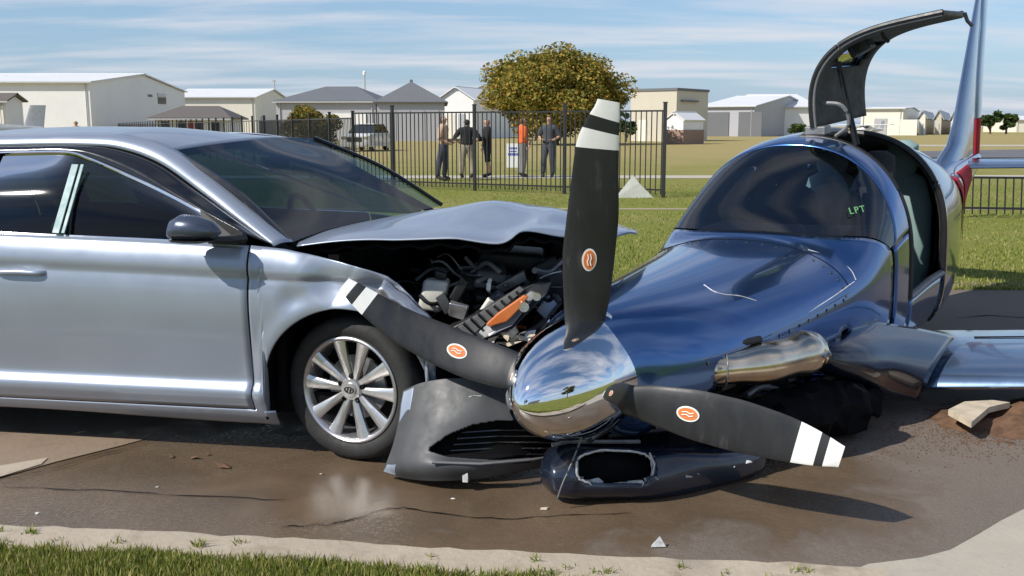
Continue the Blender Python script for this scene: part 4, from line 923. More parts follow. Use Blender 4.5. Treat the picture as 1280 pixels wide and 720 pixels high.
# wings, tailplane and fin
def aero(name, secs, mat, parent=plane, n=14, tmul=1.):
    rings = []
    for (le, te, up_, t_) in secs:
        le, te = Vector(le), Vector(te); ch = te-le; upn = Vector(up_); top, bot = [], []
        for k in range(n+1):
            x = (1-math.cos(math.pi*k/n))/2; y = 5*t_*(.2969*math.sqrt(x)-.126*x-.3516*x*x+.2843*x**3-.1015*x**4)*ch.length
            top.append(le+ch*x+upn*y); bot.append(le+ch*x-upn*y*.75)
        rings.append(top+bot[-2:0:-1])
    vs, fs = loft(rings); return mesh(name, vs, fs, mat, parent, sharp=50)
for sg in (1, -1):
    S_ = lambda y: 2.40+.13*(y-.55); Z_ = lambda y: -.575+.105*(y-.55)
    w = aero('wing', [((-S_(y), sg*y, Z_(y)), (-(S_(y)+c_), sg*y, Z_(y)+.03), (0, 0, 1), t_) for y, c_, t_ in ((.45, 1.12, .15), (.9, 1.06, .15), (1.6, 1.0, .14), (2.6, .9, .13), (3.6, .8, .12), (4.4, .66, .11), (4.55, .5, .06))], 'wing_blue')
    tube('flap_seam', [Vector((-(S_(y)+c_*.70), sg*y, Z_(y)+c_*.058+.012)) for y, c_ in ((.9, 1.06), (1.6, 1.0), (2.6, .9), (3.6, .8))], .004, 'void', w, 5)
    ts = aero('tailplane', [((-(6.5+.12*y), sg*y, .10), (-(7.2-.02*y), sg*y, .11), (0, 0, 1), .10) for y in (.04, .5, 1.0, 1.45)], 'wing_blue')
    tube('elevator_seam', [Vector((-6.95, sg*y, .135)) for y in (.12, .6, 1.4)], .004, 'void', ts, 5)
LEs = [(z_, s_+.70) for z_, s_ in [(.02, 5.05), (.20, 5.35), (.30, 5.70), (.48, 5.90), (.87, 6.15), (1.5, 6.55), (1.86, 6.78)]]
fin = aero('fin', [((-s, 0, z), (-(7.42 if z < 1 else 7.50), 0, z), (0, 1, 0), t_) for (z, s), t_ in zip(LEs, (.11, .12, .13, .14, .16, .17, .15))], 'wing_blue')
aero('rudder', [((-7.435 if z < 1 else -7.512, 0, z), (-(te+.70), 0, z), (0, 1, 0), .14) for z, te in ((.45, 6.98), (.87, 7.0), (1.3, 7.05), (1.84, 7.10))], 'wing_blue', fin)
aero('rudder_stripe', [((-7.435, 0, z), (-te-.70, 0, z), (0, 1, 0), .17) for z, te in ((.06, 6.95), (.25, 6.96), (.445, 6.98))], 'red_paint', fin)
# red tail flashes
for s0, s1, p0, p1 in ((4.75, 5.25, 1.0, 1.75), (5.6, 6.5, .9, 1.8)):
    spatch('tail_flash', lambda p: s0+.16*(p-p0), lambda p: s1+.16*(p-p0), p0, p1, 8, 8, 'red_paint', k=1.02, solid=.003)
# quarter-turn fasteners along the cowl joint
fv, ff_ = lathegeo([(0, .009), (.002, .008), (.002, 0)], 10, 'z')
for k in range(22):
    ph = -1.35+2.75*k/21; p = SF(1.93, ph, 1.001); n_ = (SF(1.93, ph+.02)-SF(1.93, ph-.02)).cross(SF(1.95, ph)-SF(1.91, ph)).normalized(); x_, y_ = frame_of(n_); n_ = n_ if n_.dot(p-Vector((-1.93, 0, 0))) > 0 else -n_
    mesh('cowl_fastener', [p+x_*v.x+y_*v.y+n_*v.z for v in fv], ff_, 'navy_dark', plane)
for k in range(14):
    s = .78+1.12*k/13; p = SF(s, 1.44, 1.001); n_ = Vector((0, 1, .05)).normalized(); x_, y_ = frame_of(n_); mesh('cowl_fastener', [p+x_*v.x+y_*v.y+n_*v.z for v in fv], ff_, 'navy_dark', plane)
# scratches and panel seams
def seam(pts, r_, mat, nm='panel_seam'): tube(nm, [SF(s, p, 1.0015) for s, p in pts], r_, mat, plane, 5)
seam([(1.98, -1.4+2.7*i/30) for i in range(31)], .0025, 'void'); seam([(.75+1.22*i/16, 1.38) for i in range(17)], .0022, 'grey_plastic')
for px in ([(880, 356), (892, 364), (905, 368), (925, 370), (945, 376)], [(1010, 312), (1040, 322), (1062, 336), (1070, 350)], [(1068, 352), (1040, 372), (1005, 394)], [(1165, 395), (1130, 398), (1095, 408)]):
    pts = []
    for u, v in px:
        r0 = PI_ @ Vector((0, 0, CAMH)); rd_ = (PI_.to_3x3() @ ray(u, v)).normalized(); best = None
        for k in range(260):
            q = r0+rd_*(3.6+.012*k); s = -q.x
            if .5 < s < 6:
                w, zt, zb, zc = SEC(s); h = (zt-zc) if q.z > zc else (zc-zb)
                if abs(q.y/w)**2.25+abs((q.z-zc)/h)**2.25 < 1.012: best = q; break
        if best is not None: pts.append(best)
    if len(pts) > 1: tube('scratch', crv(pts, 4), .0028, 'torn_edge', plane, 5)
# ------------------------------------------------------------------ hangars and houses across the field
def zat(v, Y): return at(640, v, Y).z
def xat(u, Y): return at(u, 160, Y).x
def solve_len(B, d, u):
    k = (u-640)/FPX; return (k*B.y-B.x)/(d.x-k*d.y)
def building(name, label, uB, Y, ang, uA, uC, ze, zr, roof, wall, rmat, LA=None, LC=None, over=.35, hip=0.):
    """B is the near corner, A left of it, C right of it; roof 'AB' or 'BC' gives the ridge direction, None is flat"""
    B = Vector((xat(uB, Y), Y, 0)); dA = Vector((-math.cos(ang), math.sin(ang), 0)); dC = Vector((math.sin(ang), math.cos(ang), 0))
    LA = LA or solve_len(B, dA, uA); LC = LC or solve_len(B, dC, uC)
    ex = -dA; ey = dC
    M = Matrix(((ex.x, ey.x, 0, (B+dA*LA).x), (ex.y, ey.y, 0, (B+dA*LA).y), (0, 0, 1, 0), (0, 0, 0, 1)))
    t_ = thing(name, label, 'building', M)
    W, D = LA, LC
    vs = [(0, 0, -.3), (W, 0, -.3), (W, D, -.3), (0, D, -.3), (0, 0, ze), (W, 0, ze), (W, D, ze), (0, D, ze)]; fs = [(0, 1, 5, 4), (2, 3, 7, 6)]
    side = [(1, 2, 6, 5), (3, 0, 4, 7)]
    o_ = over
    if roof == 'AB' and not hip: vs += [(0, D/2, zr), (W, D/2, zr)]; side = [(1, 2, 6, 9, 5), (3, 0, 4, 8, 7)]
    if roof == 'BC' and not hip: vs += [(W/2, 0, zr), (W/2, D, zr)]; fs = [(0, 1, 5, 8, 4), (2, 3, 7, 9, 6)]
    mesh('wall', vs, fs+side, wall, t_, smooth=False)
    if roof is None:
        mesh('roof', [(-.1, -.1, ze), (W+.1, -.1, ze), (W+.1, D+.1, ze), (-.1, D+.1, ze)], [(0, 1, 2, 3)], rmat, t_, smooth=False, solid=.25, offset=1)
    else:
        h = hip
        if roof == 'AB':
            sl = (zr-ze)/(D/2); e = ze-o_*sl+.05
            v = [(-o_, -o_, e), (W+o_, -o_, e), (W+o_, D+o_, e), (-o_, D+o_, e), (-o_+h, D/2, zr+.05), (W+o_-h, D/2, zr+.05)]
            f = [(0, 1, 5, 4), (2, 3, 4, 5)]+([(1, 2, 5), (3, 0, 4)] if h else [])
        else:
            sl = (zr-ze)/(W/2); e = ze-o_*sl+.05
            v = [(-o_, -o_, e), (-o_, D+o_, e), (W+o_, D+o_, e), (W+o_, -o_, e), (W/2, -o_+h, zr+.05), (W/2, D+o_-h, zr+.05)]
            f = [(0, 4, 5, 1), (2, 5, 4, 3)]+([(3, 4, 0), (1, 5, 2)] if h else [])
        rf = mesh('roof', v, f, rmat, t_, smooth=False, solid=.12, offset=1)
        tube('ridge_cap', [v[4], v[5]], .16, rmat, rf, 6)
        if roof == 'AB':
            box('gutter', (W/2, -o_-.06, e-.02), (W+2*o_, .14, .14), 'pole_grey', rf)
            for x in (.4, W-.4): tube('downpipe', [(x, -.09, e), (x, -.09, .1)], .06, 'pole_grey', t_, 6)
    return t_, W, D
def face_rect(t_, nm, face, W, D, a0, a1, z0, z1, mat, proud=.04, parent=None):
    """a panel set on the front ('AB', along x) or right ('BC', along y) wall"""
    if face == 'AB': c_, s_ = ((a0+a1)/2, -proud/2, (z0+z1)/2), (a1-a0, proud*1.6, z1-z0)
    else: c_, s_ = (W+proud/2, (a0+a1)/2, (z0+z1)/2), (proud*1.6, a1-a0, z1-z0)
    return box(nm, c_, s_, mat, parent or t_)
b1, W, D = building('hangar', 'tall white metal hangar at the left with a small window in its shaded gable', 115, 110, 0, None, 238, 6.15, 7.75, 'AB', 'side_white', 'roof_white', LA=30)
w1 = face_rect(b1, 'window', 'BC', W, D, 21.0, 24.0, zat(130, 132), zat(117, 132), 'glass_far'); face_rect(b1, 'vent', 'BC', W, D, 17.5, 19, zat(121, 128), zat(118, 128), 'roof_grey')
face_rect(b1, 'hangar_door', 'AB', W, D, 2, 17, 0, 4.6, 'side_white', .12)
for k in range(4): face_rect(b1, 'door_panel', 'AB', W, D, 2.2+k*3.7, 5.7+k*3.7, .1, 4.5, 'side_white', .2)
b2, W, D = building('hangar', 'low cream hangar with a pale roof beside the tall white hangar', 320, 150, 0, 215, 366, zat(122, 150), zat(112, 160), 'AB', 'side_cream', 'roof_white')
face_rect(b2, 'door', 'BC', W, D, 3, 6, 0, 3, 'side_grey'); face_rect(b2, 'window', 'AB', W, D, 9.2, 10.6, 2.0, 3.2, 'glass_far')
b3, W, D = building('hangar', 'grey hangar with a dark hipped roof behind the autumn bush', 470, 112, R(3), 350, None, zat(127, 112), zat(110, 120), 'AB', 'side_grey', 'roof_grey', LC=16, hip=4.0)
face_rect(b3, 'hangar_door', 'AB', W, D, 5.4, 10, 0, 2.9, 'side_white', .1)
b4, W, D = building('hangar', 'grey hangar with a pointed dark roof and wide panelled door', 556, 104, R(-4), 474, None, zat(127, 104), zat(106, 111), 'BC', 'side_grey', 'roof_grey', LC=16, hip=3.4)
for k in range(4): face_rect(b4, 'door_panel', 'AB', W, D, .5+k*1.46, 1.9+k*1.46, 0, 3.1, 'side_grey', .10)
box('finial', (W/2, 3.1, zat(104, 106)), (.3, .3, .8), 'roof_grey', b4)
b5, W, D = building('hangar', 'bright white hangar half hidden by the autumn tree', 592, 125, R(20), 550, 640, zat(124, 125), zat(111, 130), 'BC', 'side_white', 'roof_white')
face_rect(b5, 'door', 'AB', W, D, .8, 2.2, 0, 3.0, 'side_cream'); face_rect(b5, 'door', 'AB', W, D, 2.6, 3.6, 0, 3.0, 'roof_pale')
b5b, W, D = building('hangar', 'cream gabled hangar rising behind the bright white one', 640, 150, R(10), 574, None, zat(122, 150), zat(108, 155), 'BC', 'side_cream', 'roof_pale', LC=15)
face_rect(b5b, 'window', 'AB', W, D, 2, 3, 2, 3, 'glass_far')
b6, W, D = building('flat_building', 'square cream flat-roofed building right of the autumn tree', 845, 100, R(38), 786, 881, zat(113, 100), 0, None, 'side_tan', 'roof_grey')
face_rect(b6, 'roof_vent', 'BC', W, D, .8, W*.8, zat(127, 101), zat(125, 101), 'roof_grey', .2); face_rect(b6, 'door', 'AB', W, D, 1, 2, 0, 2.1, 'side_cream')
sh, W, D = building('garden_shed', 'small white shed on a brick base beside the cream flat-roofed building', 854, 84, R(38), 829, 876, 1.95, 2.55, 'BC', 'side_white', 'roof_white', over=.12)
box('brick_base', (W/2, D/2, .55), (W+.12, D+.12, 1.3), 'brick_red', sh)
b7, W, D = building('hangar', 'long low grey hangar with a white roof beyond the cream flat-roofed building', 942, 150, R(30), 872, 1012, zat(133, 150), zat(119, 160), 'AB', 'side_grey', 'roof_white')
for k in range(2): face_rect(b7, 'hangar_door', 'AB', W, D, 1+k*5, 4.5+k*5, 0, 3.6, 'roof_grey', .1)
b8, W, D = building('hangar', 'long white hangar just left of the raised cabin door', 1020, 165, R(-3), 955, None, zat(134, 165), zat(119, 175), 'AB', 'side_white', 'roof_white', LC=22)
face_rect(b8, 'hangar_door', 'AB', W, D, .2, 1.6, 0, 3.2, 'roof_grey', .1)
b9, W, D = building('hangar', 'cream hangar with a grey door seen through the raised cabin door gap', 1128, 170, R(25), 1070, 1141, zat(136, 170), zat(133, 176), 'AB', 'side_cream', 'roof_white')
face_rect(b9, 'door', 'AB', W, D, 2.2, 4.2, 0, 2.8, 'side_grey', .1); face_rect(b9, 'door', 'AB', W, D, 5, 9, 0, 2.6, 'side_cream', .1)
for k, (uA, uB_, uC, lb) in enumerate([(1142, 1156, 1161, 'leftmost of the small pale sheds before the aeroplane fin'), (1162, 1176, 1181, 'middle one of the small pale sheds before the aeroplane fin'), (1182, 1194, 1199, 'small pale shed directly behind the aeroplane fin')]):
    bb, W, D = building('storage_shed', lb, uB_, 180+3*k, R(25), uA, uC, zat(145, 180), zat(139-k % 2, 180), 'BC', 'side_tan' if k % 2 else 'side_cream', 'roof_pale'); face_rect(bb, 'door', 'AB', W, D, .5, W*.7, 0, 2.0, 'side_grey', .08)
b11, W, D = building('hangar', 'pale hangar low on the horizon at the far right', 1330, 260, R(0), 1262, None, zat(150, 260), zat(146, 268), 'AB', 'side_cream', 'roof_white', LC=18)
face_rect(b11, 'door', 'AB', W, D, 3, 6, 0, 2, 'side_grey')
hs, W, D = building('bungalow', 'small bungalow with a dark roof in front of the tall white hangar', 283, 88, R(-6), 200, None, zat(148, 88), zat(135, 92), 'AB', 'side_white', 'roof_brown', LC=9, hip=1.8, over=.5)
for k in range(4): face_rect(hs, 'window', 'AB', W, D, .5+k*1.4, 1.2+k*1.4, .8, 1.9, 'glass_far')
face_rect(hs, 'door', 'AB', W, D, 2.75, 3.2, 0, 1.9, 'red_paint')
cn_, W, D = building('carport', 'dark roofed carport at the left edge in front of the white hangar', 10, 75, R(0), None, None, zat(126, 75), zat(119, 76), 'AB', 'side_white', 'roof_brown', LA=10, LC=2.5, over=.3)
face_rect(cn_, 'post', 'AB', W, D, W-.5, W-.2, 0, 3, 'side_cream', .1)
mast = thing('light_mast', 'thin mast with a white lamp above the grey hangars', 'mast', Matrix.Translation((xat(457, 190), 190, 0)))
tube('pole', [(0, 0, 0), (0, 0, zat(90, 190))], .16, 'pole_grey', mast, 8); vs, fs = lathegeo([(0, .08), (.2, .3), (.8, .3), (1.0, .08)], 12, 'z'); mesh('lamp', [v+Vector((0, 0, zat(91, 190)-.6)) for v in vs], fs, 'white_paint', mast)
m2 = thing('light_mast', 'faint thin mast left of the lamp mast above the cream hangar', 'mast', Matrix.Translation((xat(345, 190), 190, 0))); tube('pole', [(0, 0, 0), (0, 0, zat(101, 190))], .12, 'pole_grey', m2, 8); box('lamp', (0, 0, zat(101, 190)), (.6, .3, .3), 'pole_grey', m2)

# ------------------------------------------------------------------ trees
def tree(name, label, u, Y, zlo, ztop, rad, nleaf, leaf, mat, seed, trunk_r=.2, cat='tree', lobes=26, group=None):
    r_ = random.Random(seed); X = xat(u, Y); t_ = thing(name, label, cat, Matrix.Translation((X, Y, 0)), group)
    cz = (zlo+ztop)/2; hz_ = (ztop-zlo)/2
    C_ = []
    for k in range(lobes):
        while True:
            p = Vector((r_.uniform(-1, 1), r_.uniform(-1, 1), r_.uniform(-1, 1)))
            if p.length < 1: break
        q = p.length; p = p*((.42+.5*q)/max(q, .2))*r_.uniform(.78, 1.13) if q > .15 else p
        C_.append(Vector((p.x*rad*.80, p.y*rad*.80, cz+p.z*hz_*.78)))
    br = [tubegeo([(0, 0, -.1), (.05*rad*.1, 0, zlo*.5+.2), (0, .02, zlo+hz_*.4), (0, 0, cz)], [trunk_r*1.25, trunk_r, trunk_r*.75, trunk_r*.4], 9)]
    mesh('trunk', *br[0], 'bark', t_)
    vs, fs = merge([tubegeo(crv([Vector((0, 0, zlo+r_.uniform(-.1, .4)*hz_)), Vector((c.x*.5, c.y*.5, zlo+(c.z-zlo)*.65)), c], 3), [trunk_r*.45*(1-k/7) for k in range(7)], 5) for c in C_]); mesh('limbs', vs, fs, 'bark', t_)
    vs, fs = [], []
    for k in range(nleaf):
        c = r_.choice(C_); R_ = rad*.25*(.7+.7*((hash((round(c.x, 3), round(c.y, 3))) % 97)/97)); d = Vector((r_.gauss(0, 1), r_.gauss(0, 1), r_.gauss(0, 1))).normalized()*(R_*r_.random()**.45); p = c+Vector((d.x, d.y, d.z*.75))
        s_ = leaf*r_.uniform(.5, 1.3); a = Vector((r_.gauss(0, 1), r_.gauss(0, 1), r_.gauss(0, .6))).normalized(); b_ = a.orthogonal().normalized(); b_ = Matrix.Rotation(r_.uniform(0, 6.28), 3, a) @ b_; i = len(vs)
        vs += [p-a*s_, p+b_*s_*.5, p+a*s_, p-b_*s_*.5]; fs.append((i, i+1, i+2, i+3))
    mesh('crown', vs, fs, mat, t_, smooth=False); return t_
tree('oak_tree', 'large round tree with yellowing autumn leaves in front of the hangars', 694, 82, zat(176, 82), zat(58, 82), 6.3, 60000, .17, 'leaf_autumn', 11, .28, lobes=70)
tree('autumn_bush', 'rounded bush with yellow top between the windscreen and grey hangar', 389, 66, .1, zat(125, 66), 2.5, 12000, .12, 'leaf_bush', 12, .09, 'bush', 20)
for k, (u, w, top, lb) in enumerate([(1238, 2.4, 134, 'dark green tree just right of the aeroplane fin'), (1258, 2.2, 137, 'dark green tree second to the right of the fin')]): tree('green_tree', lb, u, 200, .6, zat(top, 200), w, 2600, .35, 'leaf_green', 20+k, .2, lobes=14, group='trees beyond the fin')
tree('green_tree', 'dark tree peeking over the white hangar ridge', 183, 150, 3, zat(90, 150), 2.2, 2200, .3, 'leaf_green', 25, .2, lobes=12)
tree('shrub', 'low shrub before the long white hangar left of the raised door', 996, 140, .1, zat(153, 140), 2.0, 1500, .22, 'leaf_green', 27, .08, 'shrub', 10)
tree('shrub', 'low shrub beside the foot of the cream flat-roofed building', 783, 98, .1, zat(128, 98), 1.6, 1500, .18, 'leaf_green', 28, .08, 'shrub', 10)

# ------------------------------------------------------------------ black picket fences
FA = gnd(829, 247); FB = gnd(443, 233)
def fence_run(name, label, A, B, top, indiv, pitch=.118, post_step=2.32, zb=.06, tilt=0., group='black picket fences'):
    d = (B-A); L = d.length; d.normalize(); ang = math.atan2(d.y, d.x)
    M = Matrix.Translation(A) @ Matrix.Rotation(ang, 4, 'Z') @ Matrix.Rotation(tilt, 4, 'X')
    t_ = thing(name, label, 'fence', M, group)
    pk = boxgeo((0, 0, (top-.06+zb)/2), (.019, .019, top-.06-zb)); far_ = []; n = int(L/pitch); pm = None
    for k in range(n):
        x = (k+.5)*pitch
        if k >= indiv and k % 4: continue
        if k < indiv:
            if pm is None: pm = mesh('picket', *pk, 'fence_black', t_, smooth=False); pm.location.x = x
            else: o = pm.copy(); COL.objects.link(o); o.parent = t_; o.location.x = x
        else: far_.append(([v+Vector((x, 0, 0)) for v in pk[0]], pk[1]))
    if far_: o = mesh('pickets', *merge(far_), 'fence_black', t_, smooth=False); o['kind'] = 'stuff'
    for z in (top-.06, zb+.10): box('rail', (L/2, 0, z), (L, .03, .035), 'fence_black', t_)
    k = 0
    while k*post_step < L+.2:
        h = top+.10; o = box('post', (min(k*post_step, L), 0, h/2), (.065, .065, h), 'fence_black', t_, bevel=.004); box('post_cap', (min(k*post_step, L), 0, h+.012), (.08, .08, .025), 'fence_black', o); k += 1
    return t_
fence_run('picket_fence', 'black picket fence running behind the car and the bystanders', FA, FB, 1.86, 300)
fence_run('picket_fence', 'black picket fence receding to the left above the car roof', FB, Vector((xat(130, 150), 150, 0)), 1.74, 90, .14)
fa, fb = gnd(1200, 272), gnd(1500, 276)
fence_run('picket_fence', 'low stretch of black picket fence under the tailplane at the right', fa, fb, .72, 60, .125, tilt=R(-8))
# bent pale sheet at the fence end
sp_ = gnd(793, 247); pan = thing('bent_sheet', 'bent pale sheet leaning at the end of the picket fence', 'sheet', Matrix.Translation(sp_))
mesh('sheet_panel', [(-.42, -.10, 0.0), (.40, -.05, .0), (-.02, .10, .47), (.10, .02, .30)], [(0, 1, 3), (0, 3, 2)], 'sheet_pale', pan, smooth=False, solid=.012)
tube('stake', [(.33, .05, 0), (-.02, .12, .46)], .012, 'pole_grey', pan, 6)

# ------------------------------------------------------------------ bystanders
def person(label, u, v, h, yaw, joints, cols, long_sleeve=False, shorts=False, hair='hair_dark', group='bystanders behind the fence', Yfix=None):
    base = gnd(u, v) if Yfix is None else Vector((xat(u, Yfix), Yfix, 0)); M = Matrix.Translation(base) @ Matrix.Rotation(yaw, 4, 'Z') @ Matrix.Scale(h/1.75, 4)
    t_ = thing('person', label, 'person', M, group)
    J = dict(pelvis=(0, 0, .96, .145, .11), waist=(0, 0, 1.10, .135, .10), chest=(0, 0, 1.30, .165, .115), neckb=(0, .01, 1.46, .075, .07), neck=(0, 0, 1.52, .052, .052), head=(0, -.015, 1.62, .085, .10), crown=(0, 0, 1.70, .072, .085))
    for s_, q in ((1, 'L'), (-1, 'R')):
        J.update({'hip'+q: (.09*s_, 0, .88, .088, .095), 'knee'+q: (.10*s_, -.02, .50, .06, .065), 'ank'+q: (.105*s_, .03, .10, .04, .045), 'toe'+q: (.12*s_, -.13, .045, .04, .035), 'sh'+q: (.185*s_, 0, 1.415, .06, .06), 'el'+q: (.245*s_, .03, 1.14, .043, .043), 'wr'+q: (.25*s_, -.07, .91, .03, .03), 'ha'+q: (.25*s_, -.10, .84, .036, .026)})
    for k_, p in joints.items(): J[k_] = tuple(p)+tuple(J[k_][3:])
    E_ = [('pelvis', 'waist'), ('waist', 'chest'), ('chest', 'neckb'), ('neckb', 'neck'), ('neck', 'head'), ('head', 'crown')]
    for q in 'LR': E_ += [('pelvis', 'hip'+q), ('hip'+q, 'knee'+q), ('knee'+q, 'ank'+q), ('ank'+q, 'toe'+q), ('chest', 'sh'+q), ('sh'+q, 'el'+q), ('el'+q, 'wr'+q), ('wr'+q, 'ha'+q)]
    nm = list(J); me = bpy.data.meshes.new('body_cage'); me.from_pydata([J[k_][:3] for k_ in nm], [(nm.index(a), nm.index(b_)) for a, b_ in E_], [])
    o = bpy.data.objects.new('body_cage', me); COL.objects.link(o); o.modifiers.new('s', 'SKIN'); sv = me.skin_vertices[0].data
    for i, k_ in enumerate(nm): sv[i].radius = J[k_][3:5]; sv[i].use_root = (k_ == 'pelvis')
    sb_ = o.modifiers.new('d', 'SUBSURF'); sb_.levels = 2; sb_.render_levels = 2
    dg = bpy.context.evaluated_depsgraph_get(); bm_ = bpy.data.meshes.new_from_object(o.evaluated_get(dg)); bpy.data.objects.remove(o)
    V = [v_.co.copy() for v_ in bm_.vertices]; N = [v_.normal.copy() for v_ in bm_.vertices]; Fs = [tuple(p.vertices) for p in bm_.polygons]; Cn = [p.center.copy() for p in bm_.polygons]
    def bone(c):
        best = None
        for a, b_ in E_:
            A, B_ = Vector(J[a][:3]), Vector(J[b_][:3]); d = B_-A; k_ = max(0, min(1, (c-A).dot(d)/d.dot(d))); dd = (c-A-d*k_).length-(J[a][3]*(1-k_)+J[b_][3]*k_)
            if best is None or dd < best[0]: best = (dd, a, b_, k_)
        return best[1:]
    lab = []
    for c in Cn:
        a, b_, k_ = bone(c)
        if a[:2] == 'an': l = 'shoe'+a[-1]
        elif a[:4] == 'knee': l = 'shoe'+a[-1] if k_ > .9 else ('skin' if shorts and k_ > .1 else 'leg')
        elif a[:3] == 'hip' or (a == 'pelvis' and (b_[:3] == 'hip' or c.z < .98)): l = 'leg'
        elif a[:2] == 'sh': l = 'top'
        elif a[:2] == 'el': l = 'top' if (long_sleeve or k_ < .02) else 'skin'
        elif a[:2] == 'wr' or a == 'neck' or a == 'head' or (a == 'neckb' and k_ > .5): l = 'skin'
        else: l = 'top'
        if (a in ('head', 'neck')) and (c.z > 1.69 or (c.y > .02 and c.z > 1.56)): l = 'hair'
        lab.append(l)
    body = mesh('body', V, Fs, 'skin', t_, sharp=0)
    for l, nm_, mt, off in (('top', 'shirt', cols[0], .03), ('leg', 'trousers', cols[1], .024), ('shoeL', 'shoe', cols[2], .012), ('shoeR', 'shoe', cols[2], .012), ('hair', 'hair', hair, .014)):
        fs = [f for f, q in zip(Fs, lab) if q == l]; used = sorted({i for f in fs for i in f}); ix = {i: n_ for n_, i in enumerate(used)}
        if fs: mesh(nm_, [V[i]+N[i]*off for i in used], [tuple(ix[i] for i in f) for f in fs], mt, t_, sharp=0, solid=.006)
    for q, s_ in (('L', 1), ('R', -1)):                                       # fingers at the end of each hand
        A, B_ = Vector(J['wr'+q][:3]), Vector(J['ha'+q][:3]); d = (B_-A).normalized(); x, y = frame_of(d)
        g = [tubegeo(crv([B_+x*o_, B_+x*o_*1.05+d*L*.5+y*.004, B_+x*o_+d*L*.9+y*.02], 2), [.010, .0095, .009, .008, .006], 6) for o_, L in ((-.026, .07), (-.009, .085), (.009, .08), (.025, .06))]
        g.append(tubegeo([A.lerp(B_, .5)+x*.025, A.lerp(B_, .9)+x*.045, B_+x*.048+d*.02], [.012, .011, .008], 6)); mesh('fingers', *merge(g), 'skin', t_)
    hc = Vector(J['head'][:3]); vs, fs = merge([tubegeo([hc+Vector((0, -.085, .03)), hc+Vector((0, -.115, -.015))], [.008, .016], 6)]+[([hc+Vector((sx*.088, .0+dy, dz)) for dy, dz in ((-.01, .03), (.02, .03), (.025, 0), (.0, -.03))]+[hc+Vector((sx*.098, .01+dy, dz)) for dy, dz in ((-.01, .03), (.02, .03), (.025, 0), (.0, -.03))], [(0, 1, 2, 3), (4, 5, 6, 7), (0, 1, 5, 4), (1, 2, 6, 5), (2, 3, 7, 6)]) for sx in (-1, 1)]); mesh('nose_and_ears', vs, fs, 'skin', t_)
    for sx in (-1, 1): box('eye', hc+Vector((sx*.034, -.094, .02)), (.026, .012, .011), 'hair_dark', t_)
    box('mouth', hc+Vector((0, -.088, -.045)), (.045, .012, .008), 'red_paint', t_)
    return t_
person('bystander in tan shirt and dark trousers, left end of the group', 555, 226, 1.78, R(75), {'wrL': (.16, -.20, 1.02), 'haL': (.10, -.25, 1.02), 'wrR': (-.16, -.22, 1.0), 'haR': (-.10, -.26, .99), 'kneeR': (-.10, .10, .5), 'ankR': (-.1, .16, .1)}, ('tan_cloth', 'denim', 'shoe'))
person('bystander in black shirt and khaki trousers with hands on hips', 584, 223, 1.72, R(185), {'elL': (.36, .06, 1.18), 'wrL': (.20, -.04, 1.02), 'haL': (.15, -.07, 1.0), 'elR': (-.36, .06, 1.18), 'wrR': (-.20, -.04, 1.02), 'haR': (-.15, -.07, 1.0), 'kneeL': (.14, -.02, .5), 'ankL': (.17, .03, .1), 'kneeR': (-.14, -.02, .5), 'ankR': (-.17, .03, .1)}, ('black_cloth', 'khaki', 'shoe'))
person('bystander in black top and shorts with bare legs beside the black-shirted one', 609, 222, 1.72, R(-75), {'elL': (.23, -.05, 1.18), 'wrL': (.12, -.26, 1.12), 'haL': (.08, -.32, 1.12), 'ankR': (-.10, .14, .1), 'kneeR': (-.1, .05, .5)}, ('black_cloth', 'black_cloth', 'shoe'), True, True, 'hair_brown')
person('bystander in bright orange shirt and grey trousers next to the yard sign', 653, 222, 1.76, R(105), {'elL': (.24, -.02, 1.16), 'wrL': (.12, -.22, 1.08), 'haL': (.06, -.27, 1.08), 'elR': (-.25, .02, 1.15), 'wrR': (-.12, -.22, 1.06)}, ('orange_cloth', 'grey_cloth', 'shoe'), False, False, 'hair_brown')
person('bystander in dark slate uniform, right end of the group', 686, 222, 1.80, R(-20), {'elL': (.31, .03, 1.17), 'wrL': (.18, -.14, 1.06), 'haL': (.12, -.18, 1.06), 'elR': (-.31, .03, 1.17), 'wrR': (-.18, -.14, 1.06), 'haR': (-.12, -.18, 1.06), 'kneeR': (-.15, -.02, .5), 'ankR': (-.19, .03, .1)}, ('slate_cloth', 'slate_cloth', 'shoe'))
person('distant onlooker with reddish hair whose head shows above the car roof', 95, 0, 1.76, R(10), {}, ('tan_cloth', 'denim', 'shoe'), hair='hair_brown', Yfix=46, group=None)
# yard sign
ys_ = gnd(641, 214); sg = thing('yard_sign', 'white yard sign with blue lettering beside the orange-shirted bystander', 'sign', Matrix.Translation(ys_))
box('board', (0, 0, .52), (.42, .012, .80), 'white_paint', sg)
for z, w, h_ in ((.76, .30, .07), (.66, .26, .05), (.56, .34, .09)):
    for k in range(5): box('letter', (-w/2+w*(k+.5)/5, -.009, z), (w/5*.72, .004, h_*(1 if k % 2 else .8)), 'blue_ink', sg)
for x in (-.16, .16): tube('stake', [(x, 0, 0), (x, 0, .3)], .006, 'pole_grey', sg, 6)

